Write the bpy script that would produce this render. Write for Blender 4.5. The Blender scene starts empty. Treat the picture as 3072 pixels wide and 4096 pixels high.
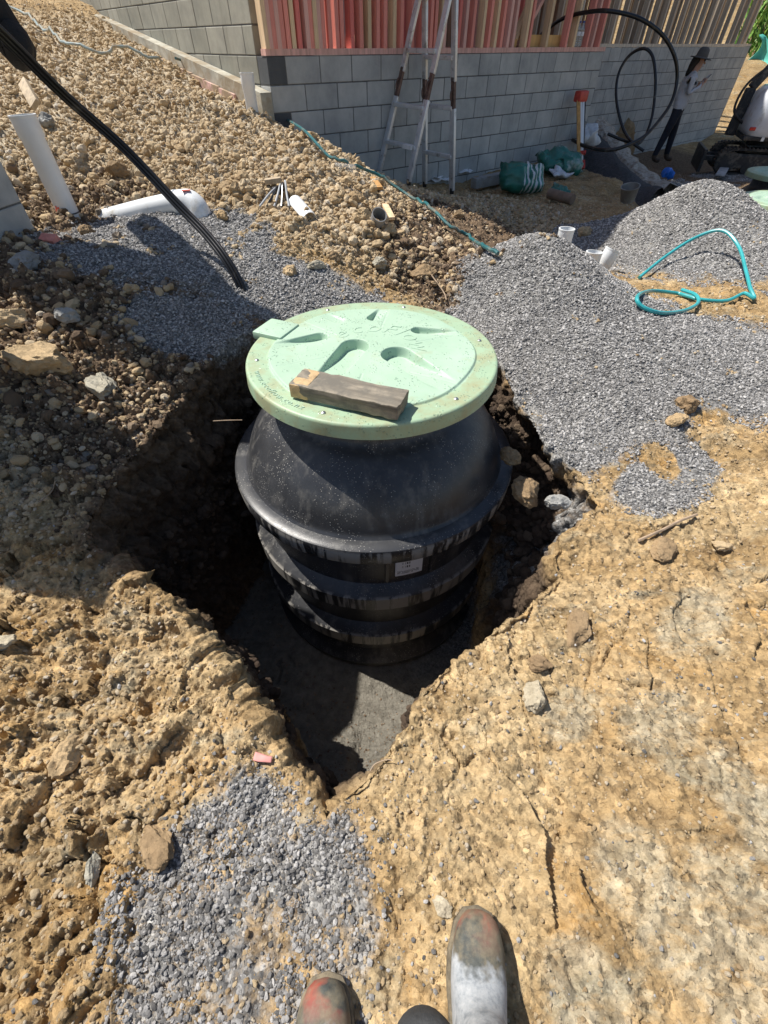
import bpy, bmesh, math, random
import numpy as np
from mathutils import Vector, Matrix

random.seed(7)
rng = np.random.default_rng(7)
SC = bpy.context.scene
COL = SC.collection

# ------------------------------------------------------------------ camera, sky, sun, exposure
EYE = 1.35
PITCH = math.radians(46.9)
FPX = 1751.0
cam_d = bpy.data.cameras.new('camera')
cam = bpy.data.objects.new('camera', cam_d)
COL.objects.link(cam)
cam.location = (0, 0, EYE)
cam.rotation_euler = (math.pi / 2 - PITCH, 0, 0)
cam_d.sensor_fit = 'VERTICAL'
cam_d.angle = 2 * math.atan(2048 / FPX)
cam_d.clip_start = 0.02
cam_d.clip_end = 400
SC.camera = cam

SUN_EL = math.radians(57)
LDIR = Vector((math.cos(math.radians(-25)), math.sin(math.radians(-25)), 0))   # horizontal heading of the light
w = bpy.data.worlds.new('World')
SC.world = w
w.use_nodes = True
wn = w.node_tree
sky = wn.nodes.new('ShaderNodeTexSky')
sky.sky_type = 'NISHITA'
sky.sun_disc = False
sky.sun_elevation = SUN_EL
tosun = Vector((-LDIR.x, -LDIR.y))
sky.sun_rotation = math.atan2(tosun.x, tosun.y)
bg = wn.nodes['Background']
bg.inputs['Strength'].default_value = 0.08
wn.links.new(sky.outputs['Color'], bg.inputs['Color'])
sun_d = bpy.data.lights.new('sun', 'SUN')
sun_d.energy = 4.6
sun_d.angle = math.radians(0.53)
sun_d.color = (1.0, 0.955, 0.88)
sun = bpy.data.objects.new('sun', sun_d)
COL.objects.link(sun)
ray = Vector((LDIR.x * math.cos(SUN_EL), LDIR.y * math.cos(SUN_EL), -math.sin(SUN_EL)))
sun.rotation_euler = ray.to_track_quat('-Z', 'Y').to_euler()
sun.location = (-6, 3, 8)
SC.view_settings.view_transform = 'Standard'
SC.view_settings.look = 'None'
SC.view_settings.gamma = 1
SC.view_settings.exposure = 0.55
SC.cycles.max_bounces = 6

# ------------------------------------------------------------------ numpy noise
def _hash(ix, iy, iz, seed):
    h = (ix.astype(np.uint32) * np.uint32(374761393) + iy.astype(np.uint32) * np.uint32(668265263)
         + iz.astype(np.uint32) * np.uint32(2147483647) + np.uint32(seed * 974711 + 13))
    h = (h ^ (h >> np.uint32(13))) * np.uint32(1274126177)
    h = (h ^ (h >> np.uint32(16))) * np.uint32(2246822519)
    return h ^ (h >> np.uint32(15))

def vnoise(P, seed=0):
    """smooth value noise, about -1..1"""
    F = np.floor(P)
    f = (P - F).astype(np.float32)
    I = F.astype(np.int64)
    u = f * f * f * (f * (f * 6 - 15) + 10)
    out = np.zeros(len(P), np.float32)
    for dx in (0, 1):
        wx = u[:, 0] if dx else 1 - u[:, 0]
        for dy in (0, 1):
            wy = u[:, 1] if dy else 1 - u[:, 1]
            for dz in (0, 1):
                wz = u[:, 2] if dz else 1 - u[:, 2]
                h = _hash(I[:, 0] + dx, I[:, 1] + dy, I[:, 2] + dz, seed)
                out += wx * wy * wz * (h.astype(np.float32) / 4294967295.0)
    return out * 2 - 1

def fbm(P, octaves=4, seed=0, gain=0.5):
    out = np.zeros(len(P), np.float32)
    a = 1.0
    for o in range(octaves):
        out += a * vnoise(P * (2.03 ** o) + 17.3 * o, seed + o)
        a *= gain
    return out

def worley(P, seed=0):
    """F1, F2, id of the nearest jittered cell, and height on that cell's own tilted facet"""
    I = np.floor(P).astype(np.int64)
    f = (P - I).astype(np.float32)
    d1 = np.full(len(P), 9, np.float32)
    d2 = np.full(len(P), 9, np.float32)
    cid = np.zeros(len(P), np.float32)
    pl = np.zeros(len(P), np.float32)
    for dx in (-1, 0, 1):
        for dy in (-1, 0, 1):
            for dz in (-1, 0, 1):
                a, b, c = I[:, 0] + dx, I[:, 1] + dy, I[:, 2] + dz
                h = _hash(a, b, c, seed)
                jx = (h & np.uint32(1023)).astype(np.float32) / 1023
                jy = ((h >> np.uint32(10)) & np.uint32(1023)).astype(np.float32) / 1023
                jz = ((h >> np.uint32(20)) & np.uint32(1023)).astype(np.float32) / 1023
                ox, oy, oz = dx + jx - f[:, 0], dy + jy - f[:, 1], dz + jz - f[:, 2]
                d = ox ** 2 + oy ** 2 + oz ** 2
                near = d < d1
                h2 = h * np.uint32(2654435761)
                tx = ((h2 >> np.uint32(8)) & np.uint32(255)).astype(np.float32) / 127.5 - 1
                ty = ((h2 >> np.uint32(16)) & np.uint32(255)).astype(np.float32) / 127.5 - 1
                pl = np.where(near, ox * tx + oy * ty, pl)
                d2 = np.where(near, d1, np.minimum(d2, d))
                cid = np.where(near, (h >> np.uint32(7) & np.uint32(255)).astype(np.float32) / 255, cid)
                d1 = np.where(near, d, d1)
    return np.sqrt(d1), np.sqrt(d2), cid, pl

def sstep(a, b, x):
    t = np.clip((x - a) / (b - a), 0, 1)
    return t * t * (3 - 2 * t)

# ------------------------------------------------------------------ materials
MATS = {}

def new_mat(name):
    m = bpy.data.materials.new(name)
    m.use_nodes = True
    nt = m.node_tree
    return m, nt, nt.nodes['Principled BSDF']

def N(nt, typ, **kw):
    n = nt.nodes.new(typ)
    for k, v in kw.items():
        if k.startswith('i_'):
            n.inputs[k[2:].replace('_', ' ')].default_value = v
        else:
            setattr(n, k, v)
    return n

def ramp(nt, fac, stops):
    r = nt.nodes.new('ShaderNodeValToRGB')
    while len(r.color_ramp.elements) < len(stops):
        r.color_ramp.elements.new(0.5)
    for e, (p, c) in zip(r.color_ramp.elements, stops):
        e.position = p
        e.color = (*c, 1) if len(c) == 3 else c
    nt.links.new(fac, r.inputs['Fac'])
    return r.outputs['Color']

def noise(nt, vec, scale, detail=4, rough=0.55, dist=0.0):
    n = N(nt, 'ShaderNodeTexNoise')
    n.inputs['Scale'].default_value = scale
    n.inputs['Detail'].default_value = detail
    n.inputs['Roughness'].default_value = rough
    n.inputs['Distortion'].default_value = dist
    if vec is not None:
        nt.links.new(vec, n.inputs['Vector'])
    return n.outputs['Fac']

def mixc(nt, fac, a, b, mode='MIX'):
    m = nt.nodes.new('ShaderNodeMix')
    m.data_type = 'RGBA'
    m.blend_type = mode
    if isinstance(fac, float):
        m.inputs[0].default_value = fac
    else:
        nt.links.new(fac, m.inputs[0])
    for i, v in ((6, a), (7, b)):
        if isinstance(v, tuple):
            m.inputs[i].default_value = (*v, 1)
        else:
            nt.links.new(v, m.inputs[i])
    return m.outputs[2]

def bump(nt, height, strength, dist, bsdf, prev=None):
    b = nt.nodes.new('ShaderNodeBump')
    b.inputs['Strength'].default_value = strength
    b.inputs['Distance'].default_value = dist
    nt.links.new(height, b.inputs['Height'])
    if prev is not None:
        nt.links.new(prev, b.inputs['Normal'])
    nt.links.new(b.outputs['Normal'], bsdf.inputs['Normal'])
    return b.outputs['Normal']

def mathn(nt, op, a, b=None, clamp=False):
    m = nt.nodes.new('ShaderNodeMath')
    m.operation = op
    m.use_clamp = clamp
    for i, v in ((0, a), (1, b)):
        if v is None:
            continue
        if isinstance(v, (int, float)):
            m.inputs[i].default_value = v
        else:
            nt.links.new(v, m.inputs[i])
    return m.outputs[0]

def simple(name, col, rough=0.6, metal=0.0, var=0.25, scale=8.0, dirt=None, dirt_amt=0.0, bumpd=0.0, coat=0.0, spec=0.5, rnd=0.0):
    """painted / plain surface with uneven tone, optional dirt and relief"""
    if name in MATS:
        return MATS[name]
    m, nt, b = new_mat(name)
    co = N(nt, 'ShaderNodeTexCoord').outputs['Object']
    f = noise(nt, co, scale, 5, 0.6)
    lo = tuple(c * (1 - var) for c in col)
    hi = tuple(min(1, c * (1 + var)) for c in col)
    c = ramp(nt, f, [(0.3, lo), (0.7, hi)])
    if rnd:
        oi = N(nt, 'ShaderNodeObjectInfo').outputs['Random']
        c = mixc(nt, 1.0, c, ramp(nt, oi, [(0, (1 - rnd,) * 3), (1, (1 + rnd,) * 3)]), 'MULTIPLY')
    if dirt:
        d = noise(nt, co, scale * 0.7, 6, 0.7)
        dm = ramp(nt, d, [(0.62 - dirt_amt * 0.4, (0, 0, 0)), (0.75 - dirt_amt * 0.3, (1, 1, 1))])
        c = mixc(nt, dm, c, dirt)
    nt.links.new(c, b.inputs['Base Color'])
    b.inputs['Roughness'].default_value = rough
    b.inputs['Metallic'].default_value = metal
    b.inputs['Specular IOR Level'].default_value = spec
    b.inputs['Coat Weight'].default_value = coat
    if bumpd:
        bump(nt, noise(nt, co, scale * 5, 6, 0.65), 0.6, bumpd, b)
    MATS[name] = m
    return m

def wood(name, col, rough=0.75, grain=22.0, dark=0.55, dirt=None, rnd=0.12):
    if name in MATS:
        return MATS[name]
    m, nt, b = new_mat(name)
    co = N(nt, 'ShaderNodeTexCoord').outputs['Object']
    mp = N(nt, 'ShaderNodeMapping')
    mp.inputs['Scale'].default_value = (grain, grain, 1.2)
    nt.links.new(co, mp.inputs['Vector'])
    f = noise(nt, mp.outputs[0], 1.4, 5, 0.6, 0.4)
    c = ramp(nt, f, [(0.3, tuple(x * dark for x in col)), (0.55, col), (0.8, tuple(min(1, x * 1.25) for x in col))])
    oi = N(nt, 'ShaderNodeObjectInfo').outputs['Random']
    c = mixc(nt, 1.0, c, ramp(nt, oi, [(0, (1 - rnd,) * 3), (1, (1 + rnd,) * 3)]), 'MULTIPLY')
    if dirt:
        c = mixc(nt, ramp(nt, noise(nt, co, 14, 6, 0.7), [(0.4, (0, 0, 0)), (0.6, (1, 1, 1))]), c, dirt)
    nt.links.new(c, b.inputs['Base Color'])
    b.inputs['Roughness'].default_value = rough
    bump(nt, f, 0.4, 0.002, b)
    MATS[name] = m
    return m

def facet_bump(nt, co, scale, k, bsdf, prev=None, strength=.8):
    """hard-edged flakes: every Voronoi cell gets its own tilted facet"""
    wob = N(nt, 'ShaderNodeTexNoise'); wob.inputs['Scale'].default_value = scale * .9; wob.inputs['Detail'].default_value = 3
    nt.links.new(co, wob.inputs['Vector'])
    ws = N(nt, 'ShaderNodeVectorMath', operation='SCALE'); ws.inputs['Scale'].default_value = .9 / scale
    nt.links.new(wob.outputs['Color'], ws.inputs[0])
    wa = N(nt, 'ShaderNodeVectorMath', operation='ADD'); nt.links.new(co, wa.inputs[0]); nt.links.new(ws.outputs[0], wa.inputs[1])
    v = N(nt, 'ShaderNodeTexVoronoi'); v.inputs['Scale'].default_value = scale
    nt.links.new(wa.outputs[0], v.inputs['Vector'])
    off = N(nt, 'ShaderNodeVectorMath', operation='SUBTRACT'); nt.links.new(wa.outputs[0], off.inputs[0]); nt.links.new(v.outputs['Position'], off.inputs[1])
    til = N(nt, 'ShaderNodeVectorMath', operation='SUBTRACT'); nt.links.new(v.outputs['Color'], til.inputs[0]); til.inputs[1].default_value = (.5, .5, .5)
    dp = N(nt, 'ShaderNodeVectorMath', operation='DOT_PRODUCT'); nt.links.new(off.outputs[0], dp.inputs[0]); nt.links.new(til.outputs[0], dp.inputs[1])
    sc = N(nt, 'ShaderNodeSeparateColor'); nt.links.new(v.outputs['Color'], sc.inputs[0])
    hgt = mathn(nt, 'ADD', mathn(nt, 'MULTIPLY', dp.outputs['Value'], scale), mathn(nt, 'MULTIPLY', sc.outputs[2], .5))
    return bump(nt, hgt, strength, k, bsdf, prev), sc.outputs[0]

def mat_ground():
    m, nt, b = new_mat('excavated_ground')
    co = N(nt, 'ShaderNodeTexCoord').outputs['Object']
    at = lambda nm: N(nt, 'ShaderNodeAttribute', attribute_name=nm).outputs['Fac']
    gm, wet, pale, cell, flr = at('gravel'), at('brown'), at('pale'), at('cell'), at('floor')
    mp = N(nt, 'ShaderNodeMapping'); mp.inputs['Rotation'].default_value = (0, 0, .5); mp.inputs['Scale'].default_value = (1, 2.4, 1)
    nt.links.new(co, mp.inputs['Vector'])
    n1 = noise(nt, mp.outputs[0], 1.9, 8, 0.66, .5)
    n1b = noise(nt, co, 3.7, 7, 0.65, .6)
    n2 = noise(nt, co, 19, 7, 0.72)
    n3 = noise(nt, co, 120, 5, 0.75)
    nr, fc1 = facet_bump(nt, co, 62, .011, b)
    nr, fc2 = facet_bump(nt, co, 150, .005, b, nr)
    bump(nt, mathn(nt, 'ADD', n3, mathn(nt, 'MULTIPLY', n2, 1.1)), .6, .005, b, nr)
    clay = ramp(nt, n1, [(0.27, (0.20, 0.130, 0.066)), (0.40, (0.33, 0.225, 0.110)), (0.53, (0.43, 0.300, 0.155)), (0.64, (0.50, 0.375, 0.215)), (0.78, (0.56, 0.455, 0.30))])
    # rusty and grey-green bands in the clay
    clay = mixc(nt, ramp(nt, n1b, [(.56, (0, 0, 0)), (.68, (.7, .7, .7))]), clay, (.42, .245, .085))
    gs = ramp(nt, noise(nt, mp.outputs[0], 3.1, 7, 0.65, 0.9), [(0.55, (0, 0, 0)), (0.68, (0.7, 0.7, 0.7))])
    clay = mixc(nt, gs, clay, ramp(nt, n2, [(.3, (.22, .205, .145)), (.7, (.40, .375, .29))]))
    rag = noise(nt, mp.outputs[0], 9, 9, .72, .7)
    zf = lambda nm, k: ramp(nt, mathn(nt, 'MULTIPLY', at(nm), mathn(nt, 'ADD', mathn(nt, 'MULTIPLY', rag, 2.2), -.35)), [(.38, (0, 0, 0)), (.75, (k, k, k))])
    clay = mixc(nt, zf('cream', .6), clay, ramp(nt, n2, [(.3, (.42, .31, .165)), (.7, (.55, .425, .255))]))
    clay = mixc(nt, zf('chalk', .65), clay, ramp(nt, n2, [(.3, (.31, .275, .19)), (.7, (.47, .425, .325))]))
    clay = mixc(nt, 0.68, clay, ramp(nt, n2, [(0.28, (0.42, 0.40, 0.38)), (0.5, (0.95, 0.95, 0.95)), (0.72, (1.32, 1.32, 1.3))]), 'MULTIPLY')
    clay = mixc(nt, 0.7, clay, ramp(nt, fc1, [(0, (0.66, 0.63, 0.6)), (0.5, (1, 1, 1)), (1, (1.28, 1.27, 1.25))]), 'MULTIPLY')
    clay = mixc(nt, 0.5, clay, ramp(nt, cell, [(0, (0.66, 0.63, 0.6)), (0.5, (1, 1, 1)), (1, (1.3, 1.28, 1.25))]), 'MULTIPLY')
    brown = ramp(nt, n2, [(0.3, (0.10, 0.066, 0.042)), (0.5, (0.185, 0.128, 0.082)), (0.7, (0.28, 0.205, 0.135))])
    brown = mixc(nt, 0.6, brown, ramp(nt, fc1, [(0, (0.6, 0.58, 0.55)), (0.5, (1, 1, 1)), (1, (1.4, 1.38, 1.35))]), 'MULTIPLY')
    brown = mixc(nt, at('pit'), brown, ramp(nt, n2, [(0.3, (0.035, 0.024, 0.017)), (0.6, (0.085, 0.06, 0.042)), (0.8, (0.13, 0.10, 0.07))]))  # pit walls painted darker, standing in for the pit's deep shade
    clay = mixc(nt, ramp(nt, mathn(nt, 'ADD', wet, mathn(nt, 'MULTIPLY', mathn(nt, 'SUBTRACT', n1b, .5), .9)), [(.3, (0, 0, 0)), (.7, (1, 1, 1))]), clay, brown)  # brown mask: darker soil, plus the shade-darkened pit walls
    dust = ramp(nt, n2, [(0.3, (0.40, 0.33, 0.235)), (0.7, (0.60, 0.52, 0.39))])
    pm = ramp(nt, mathn(nt, 'MULTIPLY', pale, mathn(nt, 'ADD', n1b, .25)), [(0.2, (0, 0, 0)), (0.6, (0.9, 0.9, 0.9))])
    clay = mixc(nt, pm, clay, dust)
    v = N(nt, 'ShaderNodeTexVoronoi')
    v.inputs['Scale'].default_value = 120
    nt.links.new(co, v.inputs['Vector'])
    sep = N(nt, 'ShaderNodeSeparateColor')
    nt.links.new(v.outputs['Color'], sep.inputs[0])
    grav = ramp(nt, sep.outputs[0], [(0.0, (0.11, 0.107, 0.104)), (0.55, (0.24, 0.234, 0.226)), (0.9, (0.37, 0.36, 0.345)), (1.0, (.55, .54, .52))])
    grav = mixc(nt, 0.7, grav, ramp(nt, noise(nt, co, 4.5, 6, 0.65), [(0.35, (0.55, 0.55, 0.56)), (0.65, (1.25, 1.24, 1.2))]), 'MULTIPLY')
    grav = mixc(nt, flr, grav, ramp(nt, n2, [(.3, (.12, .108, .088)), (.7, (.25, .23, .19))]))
    gfac = mathn(nt, 'ADD', gm, mathn(nt, 'MULTIPLY', mathn(nt, 'SUBTRACT', noise(nt, co, 7, 8, 0.75), 0.5), 1.5))
    gmask = ramp(nt, gfac, [(0.40, (0, 0, 0)), (0.66, (1, 1, 1))])
    col = mixc(nt, gmask, clay, grav)
    nt.links.new(col, b.inputs['Base Color'])
    b.inputs['Roughness'].default_value = 0.93
    b.inputs['Specular IOR Level'].default_value = 0.2
    return m

def mat_stone(name, stops, rough=0.92, scale=30.0):
    if name in MATS:
        return MATS[name]
    m, nt, b = new_mat(name)
    co = N(nt, 'ShaderNodeTexCoord').outputs['Object']
    oi = N(nt, 'ShaderNodeObjectInfo').outputs['Random']
    c = ramp(nt, oi, stops)
    f = noise(nt, co, scale, 5, 0.65)
    c = mixc(nt, 0.8, c, ramp(nt, f, [(0.3, (0.62, 0.6, 0.58)), (0.7, (1.2, 1.2, 1.2))]), 'MULTIPLY')
    nt.links.new(c, b.inputs['Base Color'])
    b.inputs['Roughness'].default_value = rough
    b.inputs['Specular IOR Level'].default_value = 0.25
    nr = bump(nt, noise(nt, co, scale * 2.2, 5, 0.7), 0.7, 0.006, b)
    if scale < 20:
        nr, fc = facet_bump(nt, co, 48, .012, b, nr)
        nr, fc = facet_bump(nt, co, 130, .005, b, nr)
    MATS[name] = m
    return m

CLAY_STOPS = [(0.0, (0.40, 0.285, 0.165)), (0.25, (0.50, 0.37, 0.215)), (0.55, (0.57, 0.435, 0.265)), (0.9, (0.64, 0.52, 0.355)), (1.0, (0.60, 0.53, 0.43))]
BROWN_STOPS = [(0.0, (0.11, 0.075, 0.05)), (0.5, (0.20, 0.14, 0.09)), (0.85, (0.28, 0.21, 0.145)), (1.0, (0.27, 0.26, 0.24))]
GREY_STOPS = [(0.0, (0.14, 0.136, 0.132)), (0.4, (0.29, 0.282, 0.275)), (0.75, (0.48, 0.468, 0.455)), (1.0, (0.68, 0.66, 0.64))]
M_CLAYST = mat_stone('clay_clod', CLAY_STOPS)
M_BROWNST = mat_stone('brown_clod', BROWN_STOPS)
M_GREYST = mat_stone('crushed_gravel', GREY_STOPS)
M_PALEST = mat_stone('pale_rock', [(0, (0.42, 0.36, 0.255)), (0.5, (0.48, 0.42, 0.31)), (1, (0.42, 0.40, 0.33))], scale=14)

# ------------------------------------------------------------------ object helpers
def tag(o, label=None, cat=None, group=None, kind=None):
    if label: o['label'] = label
    if cat: o['category'] = cat
    if group: o['group'] = group
    if kind: o['kind'] = kind
    return o

def empty(name, loc=(0, 0, 0), rz=0.0):
    o = bpy.data.objects.new(name, None)
    o.empty_display_size = 0.1
    o.location = loc
    o.rotation_euler = (0, 0, rz)
    COL.objects.link(o)
    return o

def link(name, me, mat=None, parent=None):
    o = bpy.data.objects.new(name, me)
    if mat is not None and not me.materials:
        me.materials.append(mat)
    COL.objects.link(o)
    if parent is not None:
        o.parent = parent
    return o

class MB:
    """collects shapes for ONE mesh object"""
    def __init__(self):
        self.v, self.f = [], []
    def add(self, vs, fs):
        n = len(self.v)
        self.v += [tuple(p) for p in vs]
        self.f += [tuple(i + n for i in q) for q in fs]
        return self
    def box(self, c, size, M=None, taper=1.0):
        x, y, z = (s / 2 for s in size)
        vs = []
        for sz in (-1, 1):
            t = taper if sz > 0 else 1
            for sx, sy in ((-1, -1), (1, -1), (1, 1), (-1, 1)):
                vs.append(Vector((sx * x * t, sy * y * t, sz * z)))
        if M is not None:
            vs = [M @ p for p in vs]
        vs = [p + Vector(c) for p in vs]
        return self.add(vs, [(3, 2, 1, 0), (4, 5, 6, 7), (0, 1, 5, 4), (1, 2, 6, 5), (2, 3, 7, 6), (3, 0, 4, 7)])
    def bar(self, a, b, w, t, up=(0, 0, 1)):
        """rectangular bar from a to b: w across, t along up"""
        a, b = Vector(a), Vector(b)
        d = (b - a)
        L = d.length
        d.normalize()
        u = Vector(up)
        s = d.cross(u)
        if s.length < 1e-4:
            s = d.cross(Vector((0, 1, 0)))
        s.normalize()
        u = s.cross(d)
        M = Matrix((s, u, d)).transposed()
        return self.box((a + b) / 2, (w, t, L), M)
    def tube(self, pts, r, seg=10, cap=True, closed=False):
        pts = [Vector(p) for p in pts]
        n = len(pts)
        rr = r if isinstance(r, (list, tuple)) else [r] * n
        vs, fs = [], []
        prev = None
        for i, p in enumerate(pts):
            if closed:
                t = pts[(i + 1) % n] - pts[i - 1]
            else:
                t = pts[min(i + 1, n - 1)] - pts[max(i - 1, 0)]
            t.normalize()
            if prev is None:
                prev = t.orthogonal().normalized()
            a = (prev - t * prev.dot(t))
            if a.length < 1e-5:
                a = t.orthogonal()
            a.normalize()
            prev = a
            bb = t.cross(a)
            for k in range(seg):
                an = 2 * math.pi * k / seg
                vs.append(p + (a * math.cos(an) + bb * math.sin(an)) * rr[i])
        for i in range(n if closed else n - 1):
            j = (i + 1) % n
            for k in range(seg):
                fs.append((i * seg + k, i * seg + (k + 1) % seg, j * seg + (k + 1) % seg, j * seg + k))
        if cap and not closed:
            fs.append(tuple(range(seg))[::-1])
            fs.append(tuple((n - 1) * seg + k for k in range(seg)))
        return self.add(vs, fs)
    def lathe(self, prof, seg=32, c=(0, 0, 0), M=None):
        vs, fs = [], []
        for (r, z) in prof:
            for k in range(seg):
                a = 2 * math.pi * k / seg
                p = Vector((r * math.cos(a), r * math.sin(a), z))
                if M is not None:
                    p = M @ p
                vs.append(p + Vector(c))
        for i in range(len(prof) - 1):
            for k in range(seg):
                fs.append((i * seg + k, i * seg + (k + 1) % seg, (i + 1) * seg + (k + 1) % seg, (i + 1) * seg + k))
        return self.add(vs, fs)
    def mesh(self, name):
        me = bpy.data.meshes.new(name)
        me.from_pydata(self.v, [], self.f)
        me.update()
        return me
    def build(self, name, mat, parent=None, smooth=False, bevel=0.0, angle=40, fix=True):
        me = self.mesh(name)
        if fix or bevel:
            bm = bmesh.new()
            bm.from_mesh(me)
            if fix:
                bmesh.ops.recalc_face_normals(bm, faces=bm.faces)
            if bevel:
                es = [e for e in bm.edges if len(e.link_faces) == 2 and e.calc_face_angle(0) > math.radians(35)]
                bmesh.ops.bevel(bm, geom=es, offset=bevel, segments=2, affect='EDGES', profile=0.6)
            bm.to_mesh(me)
            bm.free()
        if smooth:
            me.shade_smooth()
            me.set_sharp_from_angle(angle=math.radians(angle))
        return link(name, me, mat, parent)

def smooth_path(pts, n=8):
    """Catmull-Rom through points"""
    P = [Vector(p) for p in pts]
    P = [P[0] * 2 - P[1]] + P + [P[-1] * 2 - P[-2]]
    out = []
    for i in range(1, len(P) - 2):
        for k in range(n):
            t = k / n
            a, b, c, d = P[i - 1], P[i], P[i + 1], P[i + 2]
            out.append(0.5 * ((2 * b) + (c - a) * t + (2 * a - 5 * b + 4 * c - d) * t * t + (3 * b - a - 3 * c + d) * t ** 3))
    out.append(P[-2])
    return out

# ------------------------------------------------------------------ terrain height from surveyed spot levels
SPOTS = [
 (0,-1,0),(1,-1,0),(-1,-1,0),(-2,-.8,.05),(2,-.8,.03),(0,0,0),(.5,.3,0),(1.2,.4,.02),(2.0,.8,.05),(-.6,.2,.01),(-1.2,.3,.04),(-2,.6,.12),(.3,-.3,0),(.9,.9,.02),
 (-1.3,.9,.10),(-1.6,1.4,.2),(-2.2,1.4,.3),(-1.5,1.85,.33),(-1.2,1.7,.2),(-1.35,2.3,.46),(-2.2,2.3,.52),(-1.0,2.2,.32),(-.9,2.6,.46),(-1.2,3.0,.56),(-2.15,3.5,.54),(-2.4,3.0,.56),(-1.6,3.2,.55),(-1.2,3.35,.60),
 (-.5,2.65,.40),(0,2.75,.3),(.45,2.65,.22),(.2,3.2,.36),(-.4,3.3,.52),(-.6,4,.66),(.3,4.1,.42),(-1.3,4.2,.78),(-1.2,5.0,.82),
 (-1.3,5.75,.9),(-.755,6.1,.6),(0,6.7,.16),(1.1,7.6,-.04),(3.2,9.4,0),(-.5,5.2,.68),(0,5.5,.42),(.6,6.2,.14),(1.2,6.5,.02),(1.35,5.35,-.10),(.98,4.95,.20),(1.75,5.9,-.14),(.9,4.6,.14),(1.5,4.15,.04),(1.9,4.3,.02),(2,5.5,0),(2.6,6.5,0),(3.5,8,-.05),(.5,5.0,.25),
 (5,11,-.35),(6.3,12.9,-.72),(7.6,11.4,-.45),(8.8,11.6,-.42),(9.5,16.4,-.6),(9,12,-.6),(6,8.5,-.45),(5,6.8,-.6),(12,12,-.5),(5.2,5.4,-.5),
 (-2.3,4.5,.82),(-4.9,8.4,1.6),(-4.25,9.5,1.72),(-3,7,1.28),(-2,6.5,1.05),(-5,5,1.15),(-4,3,.9),(-8,12,2.4),(-8,6,1.7),(-3.5,1.5,.5),(-4,0,.3),(-5,-3,.2),(5,-3,0),(5,1,.02),
 (.94,3.04,.56),(.62,2.0,.15),(1.3,2.9,.42),(1.5,2.4,.27),(1.9,1.9,.12),(1.2,2.1,.23),(.62,2.9,.34),(1.3,3.5,.3),(.9,3.6,.26),(.9,1.6,.10),(1.3,1.5,.06),
 (2.85,4.8,.53),(3.25,4.85,.38),(2.4,4.5,.25),(2.15,4.7,.1),(2.6,4.0,.2),(3.2,4.1,.3),(2.9,5.5,.1),(3.4,5.7,0),(3.75,4.8,.08),(1.83,3.11,.17),(2.4,3.1,.15),(2.2,2.5,.12),(2.8,2.2,.08),(3.5,3,.15),(4.5,3.5,.05),(4.3,5.0,-.3),
 (20,5,-.5),(20,14,-.3),(2,13,.8),(4,20,1.2),(0,30,3.5),(-20,20,5),(-20,0,2),(0,-20,0),(20,-20,0),(11.5,20,.7),(13,23,1.6),(15,27,3.2),(30,30,3),(50,0,0),(0,60,6),(-50,20,7),(0,-50,0),(50,50,4),
]
_SP = np.array(SPOTS, float)
EPS = 0.22
def _phi(A, B):
    return np.sqrt(((A[:, None, :] - B[None, :, :]) ** 2).sum(-1) + EPS ** 2)
_K = _phi(_SP[:, :2], _SP[:, :2])
_n = len(_SP)
_A = np.zeros((_n + 3, _n + 3))
_A[:_n, :_n] = _K - 0.012 * np.eye(_n)
_A[:_n, _n] = 1; _A[_n, :_n] = 1
_A[:_n, _n + 1:] = _SP[:, :2]; _A[_n + 1:, :_n] = _SP[:, :2].T
_W = np.linalg.solve(_A, np.concatenate([_SP[:, 2], np.zeros(3)]))
def height(xy):
    xy = np.atleast_2d(np.asarray(xy, float))
    out = np.zeros(len(xy))
    for i in range(0, len(xy), 60000):
        q = xy[i:i + 60000]
        out[i:i + 60000] = _phi(q, _SP[:, :2]) @ _W[:_n] + _W[_n] + q @ _W[_n + 1:]
    return out
def H(x, y):
    return float(height([(x, y)])[0])

CP, SP = math.cos(PITCH), math.sin(PITCH)
def sight(px, py):
    dx, v = (px - 1536) / FPX, (2048 - py) / FPX
    return np.array((dx, CP + v * SP, v * CP - SP))
def site(px, py, lift=0.0, tmax=30):
    """surveyed ground point seen along a sight line"""
    r = sight(px, py)
    t = np.linspace(0.6, tmax, 3000)
    P = r[None, :] * t[:, None]
    hz = height(P[:, :2]) + lift
    k = np.argmax(P[:, 2] + EYE < hz)
    a = P[k]
    return Vector((a[0], a[1], float(hz[k])))
def at_z(px, py, z):
    r = sight(px, py); t = (z - EYE) / r[2]
    return Vector((r[0] * t, r[1] * t, z))
def at_y(px, py, Y):
    r = sight(px, py); t = Y / r[1]
    return Vector((r[0] * t, Y, EYE + r[2] * t))

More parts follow.
